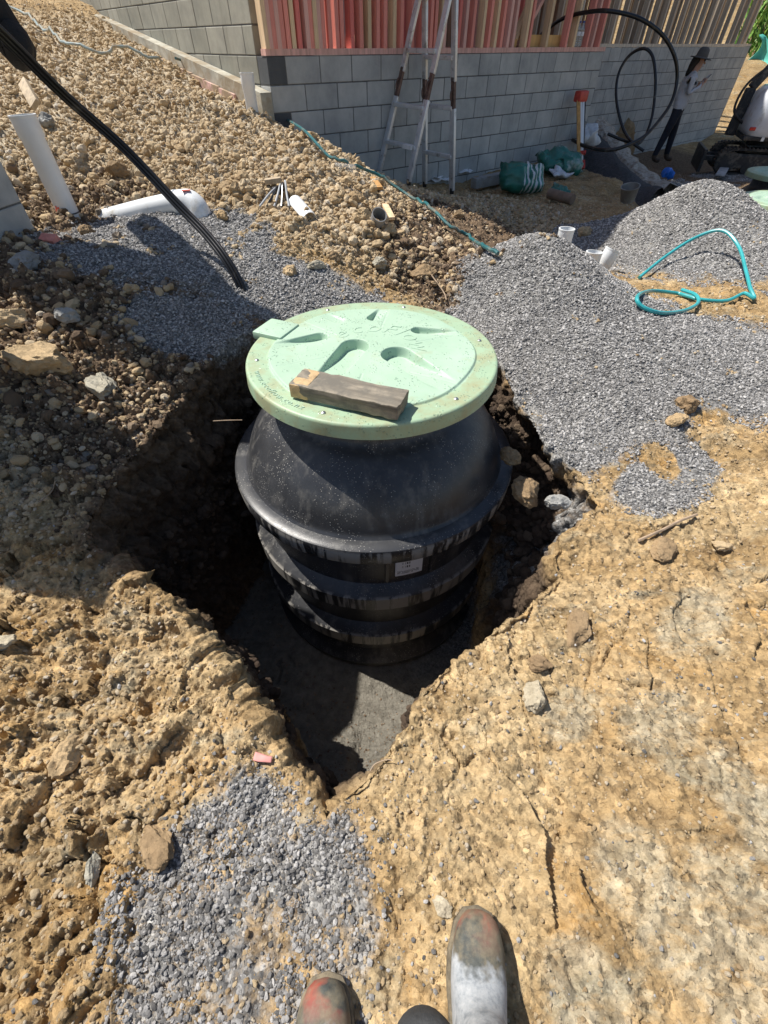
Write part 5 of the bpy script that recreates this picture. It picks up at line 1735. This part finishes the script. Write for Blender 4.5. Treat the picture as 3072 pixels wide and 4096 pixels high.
# boom folded up at the front
bm_ = MB(); bm_.bar((-.72, .1, .55), (-.68, .15, 1.25), .16, .2, (0, 1, 0)); bm_.build('boom', M_DARK, ex, bevel=.02)
MB().bar((-.68, .15, 1.25), (.25, .2, 2.75), .14, .2, (0, 1, 0)).build('boom', M_DARK, ex, bevel=.02)
MB().bar((.25, .2, 2.75), (1.5, .2, 2.55), .12, .16, (0, 1, 0)).build('dipper', M_DARK, ex, bevel=.02)
bk = MB(); bk.lathe([(.02, -.25), (.24, -.25), (.24, .25), (.02, .25)], 14, (1.6, .2, 2.3), Matrix.Rotation(math.pi / 2, 3, 'X')); bk.build('bucket', M_DARK, ex, smooth=True)
hs = [(-.6, -.05, .75), (-.85, -.05, .95), (-.80, .05, 1.3), (-.5, .1, 1.6)]
MB().tube(smooth_path(hs, 8), .022, 8).build('hydraulic_hose', M_DARK, ex, smooth=True)
tag(ex, 'white mini excavator with black rubber tracks and brown side panel', 'excavator')

# ------------------------------------------------------------------ people
def skin_body(name, joints, edges, mats, pick, root_i=0, levels=2, parent=None):
    """one continuous surface grown over a joint skeleton; joints: (x,y,z,rx,ry)"""
    me = bpy.data.meshes.new(name)
    me.from_pydata([j[:3] for j in joints], edges, [])
    o = bpy.data.objects.new(name, me)
    COL.objects.link(o)
    sk = o.modifiers.new('skin', 'SKIN'); sk.use_smooth_shade = True
    for i, j in enumerate(joints):
        sv = me.skin_vertices[0].data[i]
        sv.radius = (j[3], j[4]); sv.use_root = (i == root_i)
    ss = o.modifiers.new('sub', 'SUBSURF'); ss.levels = levels; ss.render_levels = levels
    dg = bpy.context.evaluated_depsgraph_get()
    m2 = bpy.data.meshes.new_from_object(o.evaluated_get(dg))
    COL.objects.unlink(o); bpy.data.objects.remove(o); bpy.data.meshes.remove(me)
    m2.materials.clear()
    for mt in mats: m2.materials.append(mt)
    for p_ in m2.polygons:
        p_.material_index = pick(p_.center)
        p_.use_smooth = True
    return link(name, m2, None, parent)
M_SKIN = simple('skin', (.45, .25, .17), .55, 0, .1, 20)
M_SHIRT = simple('grey_shirt', (.52, .52, .54), .85, 0, .12, 8, (.36, .31, .26), .15)
M_NAVY = simple('navy_trousers', (.018, .02, .032), .85, 0, .3, 8)
M_BOOTB = simple('brown_work_boot', (.10, .07, .05), .8, 0, .3, 14)
pf = at_z(2620, 648, -.50)
man = empty('person', (6.36, 12.8, gz(6.36, 12.8) - .03), math.radians(-10))
# facing +x (towards the excavator), holding a phone up in both hands
J = [(0, 0, .93, .165, .14),      # 0 pelvis
     (.0, 0, 1.08, .165, .14), (.01, 0, 1.27, .175, .14), (.02, 0, 1.40, .16, .115), (.035, 0, 1.47, .062, .06), (.06, 0, 1.53, .055, .055), (.085, 0, 1.60, .085, .075), (.075, 0, 1.68, .08, .07),
     (.03, .10, .86, .105, .105), (.10, .12, .48, .08, .08), (.12, .12, .10, .06, .06), (.17, .12, .045, .05, .045), (.28, .12, .03, .045, .03),
     (-.04, -.10, .86, .105, .105), (-.12, -.12, .48, .08, .08), (-.20, -.12, .10, .06, .06), (-.15, -.12, .045, .05, .045), (-.04, -.12, .03, .045, .03),
     (.02, .19, 1.40, .06, .06), (-.01, .235, 1.14, .045, .045), (.20, .16, 1.24, .035, .035), (.27, .09, 1.31, .028, .032), 
     (.02, -.19, 1.40, .06, .06), (.0, -.235, 1.14, .045, .045), (.20, -.16, 1.24, .035, .035), (.27, -.07, 1.31, .028, .032),
     (.115, 0, 1.545, .045, .045)]
Ed = [(0, 1), (1, 2), (2, 3), (3, 4), (4, 5), (5, 6), (6, 7), (0, 8), (8, 9), (9, 10), (10, 11), (11, 12), (0, 13), (13, 14), (14, 15), (15, 16), (16, 17), (3, 18), (18, 19), (19, 20), (20, 21), (3, 22), (22, 23), (23, 24), (24, 25), (5, 26)]
def pick_man(c):
    if c.z < .13: return 3
    if c.z < .90: return 2
    if c.z > 1.475: return 0
    if c.x > .225: return 0
    return 1
skin_body('body', J, Ed, [M_SKIN, M_SHIRT, M_NAVY, M_BOOTB], pick_man, 0, 2, man)
# fingers round the phone
for sgn, hx in ((1, .285), (-1, .285)):
    for k in range(4):
        b = MB(); y0 = sgn * (.075 - .004 * k)
        b.tube([(hx - .005, y0, 1.30 + .018 * k), (hx + .03, y0 * .75, 1.315 + .018 * k), (hx + .045, y0 * .4, 1.32 + .018 * k)], [.009, .0085, .007], 6)
        b.build('finger', M_SKIN, man, smooth=True)
    MB().tube([(hx - .01, sgn * .06, 1.31), (hx + .0, sgn * .045, 1.355)], [.010, .008], 6).build('thumb', M_SKIN, man, smooth=True)
MB().tube([(.155, 0, 1.605), (.185, 0, 1.585), (.165, 0, 1.575)], [.012, .016, .012], 8).build('nose', M_SKIN, man, smooth=True)
M_HAIR = simple('dark_hair', (.02, .014, .01), .7, 0, .3, 30)
hb = MB(); hb.tube(smooth_path([(.02, 0, 1.66), (-.03, 0, 1.58), (-.06, .0, 1.48), (-.09, .02, 1.40)], 4), [.075, .085, .085, .08, .075, .07, .065, .06, .055, .05, .045, .035, .02], 12); hb.build('hair', M_HAIR, man, smooth=True)
for s_ in (-1, 1):
    MB().box((.155, s_ * .035, 1.625), (.015, .045, .03)).build('sunglasses', M_POLY, man, bevel=.005)
    MB().box((.08, s_ * .083, 1.60), (.03, .014, .05)).build('ear', M_SKIN, man, bevel=.006)
MB().box((.165, 0, 1.545), (.012, .04, .010)).build('mouth', simple('lips', (.32, .13, .10), .5), man, bevel=.003)
M_HAT = simple('grey_felt_hat', (.10, .095, .09), .9, 0, .2, 12)
hat = MB(); Mt = Matrix.Rotation(math.radians(8), 3, 'Y')
hat.lathe([(.205, -.012), (.20, .0), (.115, .012), (.108, .06), (.095, .12), (.06, .15), (0, .155)], 28, (.07, 0, 1.665), Mt)
hat.lathe([(.205, -.012), (.10, -.004), (0, -.002)], 28, (.07, 0, 1.664), Mt)
hat.build('sun_hat', M_HAT, man, smooth=True)
tag(man, 'person in brimmed hat, grey shirt and navy trousers looking at a phone', 'person')
mw = man.matrix_basis
ph = MB(); ph.box((0, 0, 0), (.012, .078, .16))
po = ph.build('phone', simple('phone_dark', (.02, .02, .022), .25), None, smooth=True, bevel=.004)
import mathutils
Mman = Matrix.Translation(man.location) @ Matrix.Rotation(math.radians(-10), 4, 'Z')
po.matrix_world = Mman @ Matrix.Translation((.325, 0, 1.37)) @ Matrix.Rotation(math.radians(38), 4, 'Y')
MB().box((-.0075, 0, 0), (.002, .07, .15)).build('screen', simple('phone_screen', (.55, .58, .6), .15), po)
tag(po, 'dark phone held up in both hands by the person in the hat', 'phone')

# the photographer: rubber boots, tan trousers, dark jacket hem
def mat_boot():
    m, nt, b = new_mat('muddy_rubber_boot')
    co = N(nt, 'ShaderNodeTexCoord').outputs['Object']
    up_ = N(nt, 'ShaderNodeAttribute', attribute_name='along').outputs['Fac']
    n1 = noise(nt, co, 22, 6, .7); n2 = noise(nt, co, 60, 5, .7)
    base = ramp(nt, n2, [(.3, (.035, .04, .038)), (.7, (.095, .10, .09))])
    red = ramp(nt, n1, [(.4, (.32, .075, .05)), (.7, (.40, .13, .09))])
    redm = mathn(nt, 'MULTIPLY', ramp(nt, up_, [(.18, (1, 1, 1)), (.36, (0, 0, 0))]), ramp(nt, noise(nt, co, 14, 3, .5), [(.48, (0, 0, 0)), (.56, (1, 1, 1))]))
    c = mixc(nt, redm, base, red)
    mud = ramp(nt, mathn(nt, 'SUBTRACT', n1, mathn(nt, 'MULTIPLY', up_, .25)), [(.32, (0, 0, 0)), (.5, (.75, .75, .75))])
    c = mixc(nt, mud, c, ramp(nt, n2, [(.3, (.12, .10, .07)), (.7, (.22, .185, .12))]))
    dust = ramp(nt, mathn(nt, 'ADD', up_, mathn(nt, 'MULTIPLY', mathn(nt, 'SUBTRACT', noise(nt, co, 12, 4, .6), .5), .5)), [(.36, (0, 0, 0)), (.42, (1, 1, 1))])
    c = mixc(nt, dust, c, ramp(nt, noise(nt, co, 45, 6, .75), [(.3, (.16, .18, .20)), (.5, (.33, .35, .37)), (.7, (.46, .47, .48))]))
    nt.links.new(c, b.inputs['Base Color']); b.inputs['Roughness'].default_value = .72
    bump(nt, n2, .5, .002, b)
    return m
M_BOOT = mat_boot()
photographer = empty('person', (.06, -.2, 0))
poff = Vector(photographer.location)
def boot(toe, yaw_, lean=0.0):
    g = gz(toe[0], toe[1] + .03)
    M = Matrix.Translation((toe[0], toe[1], g)) @ Matrix.Rotation(yaw_, 4, 'Z')
    # sections from the toe tip back over the instep and up the shaft: (y, z centre, half width, half height, tilt)
    secs = [(.0, .040, .004, .004, 0), (-.004, .041, .024, .022, 0), (-.014, .042, .036, .032, 0), (-.03, .043, .045, .039, 0), (-.055, .045, .052, .042, 0), (-.085, .048, .055, .045, -5), (-.115, .055, .055, .052, -10), (-.145, .066, .052, .062, -18),
            (-.172, .082, .049, .072, -28), (-.196, .104, .049, .078, -46), (-.212, .135, .050, .078, -64), (-.220, .17, .052, .074, -78), (-.224, .205, .054, .071, -86), (-.226, .235, .056, .071, -90)]
    V, F, al = [], [], []
    n = 32
    for i, (y_, z_, hw, hh, tl) in enumerate(secs):
        R = Matrix.Rotation(math.radians(tl), 3, 'X')
        for k in range(n):
            a = 2 * math.pi * k / n
            e = .85
            cx_, cz_ = math.cos(a), math.sin(a)
            px_ = (abs(cx_) ** e) * math.copysign(1, cx_) * hw
            pz_ = (abs(cz_) ** e) * math.copysign(1, cz_) * hh
            p_ = R @ Vector((px_, 0, pz_)) + Vector((0, y_, z_))
            p_.z = max(p_.z, .004 + .0 * k)
            V.append(M @ p_); al.append(i / (len(secs) - 1))
    for i in range(len(secs) - 1):
        for k in range(n):
            F.append((i * n + k, i * n + (k + 1) % n, (i + 1) * n + (k + 1) % n, (i + 1) * n + k))
    F.append(tuple(range(n)))
    b = MB(); b.add([v - poff for v in V], F)
    me = b.mesh('boot')
    bm = bmesh.new(); bm.from_mesh(me); bmesh.ops.recalc_face_normals(bm, faces=bm.faces); bm.to_mesh(me); bm.free()
    at_ = me.attributes.new('along', 'FLOAT', 'POINT'); at_.data.foreach_set('value', np.array(al, np.float32))
    me.shade_smooth()
    o = link('boot', me, M_BOOT, photographer)
    # welt and sole
    sole = MB(); SV = []
    outline = [(.0, .004), (.03, -.004), (.048, -.03), (.058, -.075), (.058, -.12), (.05, -.17), (.046, -.22), (.04, -.262), (.02, -.28), (-.02, -.28), (-.04, -.262), (-.046, -.22), (-.05, -.17), (-.058, -.12), (-.058, -.075), (-.048, -.03), (-.03, -.004)]
    m_ = len(outline)
    for z_ in (-.004, .022, .027):
        k_ = 1.0 if z_ < .025 else .94
        for (x_, y_) in outline:
            SV.append(M @ Vector((x_ * 1.04 * k_, (y_ + .13) * 1.03 * k_ - .13, z_)) - poff)
    SF = []
    for r_ in range(2):
        for k in range(m_):
            SF.append((r_ * m_ + k, r_ * m_ + (k + 1) % m_, (r_ + 1) * m_ + (k + 1) % m_, (r_ + 1) * m_ + k))
    SF.append(tuple(range(m_))); SF.append(tuple(2 * m_ + k for k in range(m_)))
    sole.add(SV, SF)
    sole.build('sole', simple('muddy_sole', (.12, .10, .07), .9, 0, .4, 40, (.22, .18, .12), .4, .004), o, smooth=True)
    hl = MB(); hl.lathe([(.0, 0), (.042, .0), (.048, .05), (.05, .12), (.045, .16)], 20, M @ Vector((0, -.228, .01)) - poff); hl.build('heel', M_BOOT, o, smooth=True)
    # red top band
    top = [M @ (Vector((.058 * math.cos(t), -.226 + .072 * math.sin(t), .237 + .006 * math.sin(t)))) - poff for t in np.linspace(0, 2 * math.pi, 28, endpoint=False)]
    MB().tube(top, .006, 8, closed=True).build('top_band', simple('red_band', (.36, .09, .09), .7), o, smooth=True)
    return M @ Vector((0, -.228, .24))
tR = boot((.210, .020), math.radians(-10))
tL = boot((-.118, -.083), math.radians(1))
M_TAN = simple('tan_trousers', (.42, .33, .22), .9, 0, .2, 10)
M_JACK = simple('dark_jacket', (.045, .047, .05), .85, 0, .3, 14, bumpd=.004)
pz = lambda p_: (p_.x - poff.x, p_.y - poff.y, p_.z - poff.z)
a1_, a2_ = pz(tR), pz(tL)
Jp = [(0, -.22, .92, .15, .12), (0, -.24, 1.15, .15, .12), (0, -.25, 1.38, .17, .11), (0, -.24, 1.50, .07, .07), (0, -.20, 1.62, .09, .09),
      (a1_[0] * .8, -.10, .48, .07, .07), (a1_[0], a1_[1], a1_[2] - .05, .05, .062), (a2_[0] * .8, -.12, .48, .07, .07), (a2_[0], a2_[1], a2_[2] - .05, .05, .062),
      (.21, -.24, 1.40, .06, .06), (.26, -.22, 1.12, .05, .05), (-.21, -.24, 1.40, .06, .06), (-.26, -.22, 1.12, .05, .05), (.16, -.10, 1.16, .04, .04), (-.16, -.10, 1.16, .04, .04)]
Ep = [(0, 1), (1, 2), (2, 3), (3, 4), (0, 5), (5, 6), (0, 7), (7, 8), (2, 9), (9, 10), (2, 11), (11, 12), (10, 13), (12, 14)]
skin_body('body', Jp, Ep, [M_TAN, M_JACK, M_SKIN], lambda c: 0 if c.z < .85 else (1 if c.z < 1.52 else 2), 0, 2, photographer)
hm = MB(); hm.lathe([(.001, .045), (.03, .042), (.06, .028), (.075, .005), (.078, -.03), (.075, -.10), (.06, -.2)], 28)
hem = hm.build('jacket_hem', M_JACK, photographer, smooth=True)
hem.location = Vector((.058, -.137, .43)) - poff; hem.scale = (.62, .6, .8)
tag(photographer, 'person seen from above in muddy rubber boots standing at the pit edge', 'person')

# ------------------------------------------------------------------ rocks one can pick out
def rock(px, py, wpx, mat, label, flat=.65, seed=0, asp=1.0, sink=.42, yaw=None):
    p_ = site(px, py)
    d = p_.y * CP - (p_.z - EYE) * SP
    r_ = wpx * .43 / FPX * d
    bm = bmesh.new()
    bmesh.ops.create_icosphere(bm, subdivisions=4, radius=1)
    rg = np.random.default_rng(seed + 1000)
    co = np.array([v.co for v in bm.verts])
    for k in range(9):                                  # broken faces
        nn_ = rg.normal(size=3); nn_ /= np.linalg.norm(nn_)
        h_ = rg.uniform(.55, .85)
        dd = co @ nn_ - h_
        co -= np.clip(dd, 0, None)[:, None] * nn_ * .92
    nrm_ = co / (np.linalg.norm(co, axis=1, keepdims=True) + 1e-9)
    co += nrm_ * (.13 * fbm(co * 2.2 + seed, 4, seed, .6) + .05 * fbm(co * 8 + seed, 3, seed + 3))[:, None]
    co *= np.array((r_ * 1.08, r_ * asp, r_ * flat))
    for v, c in zip(bm.verts, co): v.co = c
    me = bpy.data.meshes.new('rock'); bm.to_mesh(me); bm.free()
    me.shade_smooth(); me.set_sharp_from_angle(angle=math.radians(32))
    o = link('rock', me, mat)
    o.location = (p_.x, p_.y, gz(p_.x, p_.y) + r_ * flat * (1 - 2 * sink) * .8)
    o.rotation_euler = (rg.uniform(-.25, .25), rg.uniform(-.25, .25), rg.uniform(0, 6) if yaw is None else yaw)
    tag(o, label, 'rock')
M_CLODL = mat_stone('clay_lump', [(0, (.44, .31, .17)), (.5, (.52, .385, .225)), (1, (.57, .45, .29))], scale=11)
M_CLODB = mat_stone('brown_lump', [(0, (.27, .185, .105)), (1, (.36, .255, .145))], scale=11)
M_GREYR = mat_stone('grey_rock', [(0, (.30, .30, .29)), (1, (.42, .42, .40))], scale=11)
ROCKS = [
 (200, 1490, 270, M_CLODL, 'broad cracked yellow clay slab on the shaded left slope', .55, .7), (430, 1575, 200, M_PALEST, 'large pale whitish rock on the left slope below the clay slab', .6, .6),
 (50, 1290, 150, M_CLODL, 'sunlit yellow clay boulder on the left slope above the cracked slab', .6, .8), (126, 1090, 140, M_GREYR, 'rounded grey rock beside the pink timber offcut', .6, .9),
 (288, 1292, 95, M_GREYR, 'pale grey rock in the brown rubble under the gravel bed', .8, .9), (350, 935, 80, M_CLODB, 'brown lump at the edge of the dark gravel bed', .8, .9),
 (285, 3035, 165, M_CLODL, 'square yellow clay lump casting a dark shadow on the left ground', .8, .8), (650, 3385, 230, M_CLODB, 'big oval brown clod with a rust spot at the gravel patch edge', .4, .62),
 (385, 3490, 130, M_PALEST, 'greenish pale angular stone beside the oval brown clod', .6, .55),
 (40, 2612, 150, M_PALEST, 'white faced stone wedged in the clay on the left bank', .6, .6),

 (2135, 2800, 150, M_PALEST, 'knobbly cream clay rock on the right bank of the pit', .7, .75), (2890, 2180, 85, M_CLODL, 'small flat topped clay stone on the right hand clay', .6, .8),
 (2650, 2205, 190, M_CLODB, 'broken brown clay slab on the right hand clay', .3, .6), (2300, 2515, 190, M_CLODB, 'smooth brown wedge of clay at the right pit edge', .35, .7), (2150, 2660, 120, M_CLODB, 'brown clay chunk below the smooth wedge', .5, .8),
 (2740, 1625, 110, M_CLODB, 'crumbly brown clod at the gravel edge on the right', .8, .9), (2700, 1690, 90, M_CLODL, 'yellow clod beside the crumbly brown clod at the gravel edge', .7, .9),
 (1523, 1068, 95, M_PALEST, 'pale boulder sitting on the rubble slope behind the lid', .65, .7), (1270, 1080, 85, M_PALEST, 'long pale stone at the top edge of the gravel behind the lid', .6, .6),
 (1456, 920, 90, M_CLODL, 'yellow clod beside the grey pipe offcut', .7, .8), (1422, 808, 80, M_CLODL, 'yellow clod uphill near the orange stick', .7, .8), (1325, 738, 50, M_PALEST, 'small white rock on the rubble below the bottle', .7, .9),
 (1340, 1052, 55, M_CLODB, 'round brown stone above the gravel behind the lid', .9, .95), (1160, 1095, 75, M_CLODL, 'blocky clay clod at the left end of the rubble edge', .8, .9), (1550, 960, 70, M_CLODL, 'yellow lump just below the grey pipe offcut', .8, .9),
 (1560, 1140, 60, M_CLODB, 'dark reddish brown clod under the pale boulder', .9, .9), (1690, 1100, 120, M_CLODB, 'reddish brown clay lump behind the lid', .5, .8), (1830, 880, 60, M_CLODB, 'dark clod in the shaded trench side', .8, .9),
 (2470, 610, 200, M_CLODB, 'mound of brown clay against the set-back block wall', .9, .8),
 (2340, 935, 70, M_CLODL, 'yellow clod beyond the first pipe stub', .7, .8), (1765, 3628, 95, M_PALEST, 'flat pale stone just ahead of the boot toe', .3, .7), (860, 800, 80, M_CLODB, 'brown boulder beside the drain bend end', .8, .9), (890, 865, 70, M_CLODL, 'yellow stone at the gravel edge below the drain bend', .7, .8),
 (480, 720, 90, M_CLODB, 'brown boulder in the shaded rubble beside the upright pipe', .8, .9), (205, 520, 70, M_GREYR, 'grey boulder behind the upright pipe top', .8, .9), (2110, 1950, 150, M_CLODB, 'torn brown clay lump hanging in the collapsed pit side', .8, .8), (2230, 2010, 120, M_GREYR, 'grey caked lump in the collapsed pit side', .7, .8), (2040, 1830, 110, M_CLODB, 'brown lump below the gravel apron at the tank side', .8, .8),
]
for k, (px, py, wpx, mt, lb, fl_, as_) in enumerate(ROCKS):
    rock(px, py, wpx, mt, lb, fl_, k, as_)

# ------------------------------------------------------------------ roots and straws
M_ROOT = simple('dry_root', (.34, .25, .17), .85, 0, .3, 20)
def twig(pix, r, label, lift=.01):
    pts = []
    for q in pix:
        p_ = site(*q[:2]); pts.append(Vector((p_.x, p_.y, gz(p_.x, p_.y) + lift + (q[2] if len(q) > 2 else 0))))
    o = MB().tube(smooth_path(pts, 5), r, 6).build('root', M_ROOT, None, smooth=True)
    tag(o, label, 'root')
twig([(2545, 2175), (2600, 2150), (2660, 2120), (2720, 2085), (2790, 2055)], .006, 'brown root lying across the clay on the right')
twig([(1700, 1090), (1740, 1130), (1775, 1180), (1785, 1205)], .004, 'straw coloured root on the reddish clay behind the lid')
twig([(1480, 3090), (1500, 3060), (1545, 3045), (1570, 3050)], .0016, 'thin pale root curling at the front corner of the pit', .015)
twig([(870, 1735), (930, 1740), (985, 1738)], .002, 'thin dry straw beside the tank flange', .02)
twig([(180, 2040), (225, 1990), (250, 1965)], .002, 'thin dry stalk on the shaded left bank', .02)

# ------------------------------------------------------------------ bank top at the far right: grass clump and teal mesh
def leaf_clump(name, c, rx_, ry_, rz_, n, cols, label, cat, ls=.22):
    rg = np.random.default_rng(5)
    b = MB()
    for k in range(n):
        u = rg.normal(size=3); u /= np.linalg.norm(u); u *= rg.random() ** .4
        p_ = Vector((c[0] + u[0] * rx_, c[1] + u[1] * ry_, c[2] + abs(u[2]) * rz_))
        d_ = Vector((rg.normal() * .5, rg.normal() * .5, 1)).normalized() * ls * rg.uniform(.6, 1.5)
        s_ = d_.cross(Vector(rg.normal(size=3))).normalized() * ls * .14
        b.add([p_ - s_, p_ + s_, p_ + d_ * .6 + s_ * .7 + Vector((0, 0, 0)), p_ + d_], [(0, 1, 2, 3)])
    m, nt, bs = new_mat(name + '_leaf')
    ge = N(nt, 'ShaderNodeNewGeometry').outputs['Random Per Island']
    nt.links.new(ramp(nt, ge, cols), bs.inputs['Base Color']); bs.inputs['Roughness'].default_value = .6
    bs.inputs['Transmission Weight'].default_value = 0.0
    root = empty(name, (c[0], c[1], c[2]))
    o = b.build('foliage', m, root, fix=False); o.location = (-c[0], -c[1], -c[2])
    for k in range(5):
        MB().tube([(.3 * (k - 2) * rx_ / 2, 0, -.4), (.5 * (k - 2) * rx_ / 2, .1, rz_ * .7)], [.03, .01], 6).build('stem', M_ROOT, root)
    tag(root, label, cat)
gp = at_y(3060, 165, 22)
leaf_clump('shrub', (gp.x + .4, gp.y, gp.z - .9), 1.4, 1.4, 3.4, 2600, [(0, (.04, .10, .015)), (.5, (.10, .24, .03)), (1, (.22, .38, .06))], 'bright green leafy shrub on the bank beyond the house', 'shrub', .3)
b = MB(); Vv = []
t0, t1 = at_y(3035, 140, 21), at_y(3160, 300, 20)
for i in range(13):
    for j in range(9):
        u_, v_ = i / 12, j / 8
        p_ = t0.lerp(t1, u_) + Vector((.25 * math.sin(v_ * 7 + u_ * 3), .2 * math.sin(u_ * 9), -1.5 * v_ + .12 * math.sin(u_ * 11 + v_ * 4)))
        b.v.append(tuple(p_))
for i in range(12):
    for j in range(8):
        a_ = i * 9 + j; b.f.append((a_, a_ + 1, a_ + 10, a_ + 9))
o = b.build('mesh_fabric', simple('teal_mesh', (.10, .48, .40), .6, 0, .2, 6), None, smooth=True, angle=180)
so = o.modifiers.new('thick', 'SOLIDIFY'); so.thickness = .01
tag(o, 'teal green mesh fabric draped over the bank below the shrub', 'fabric')
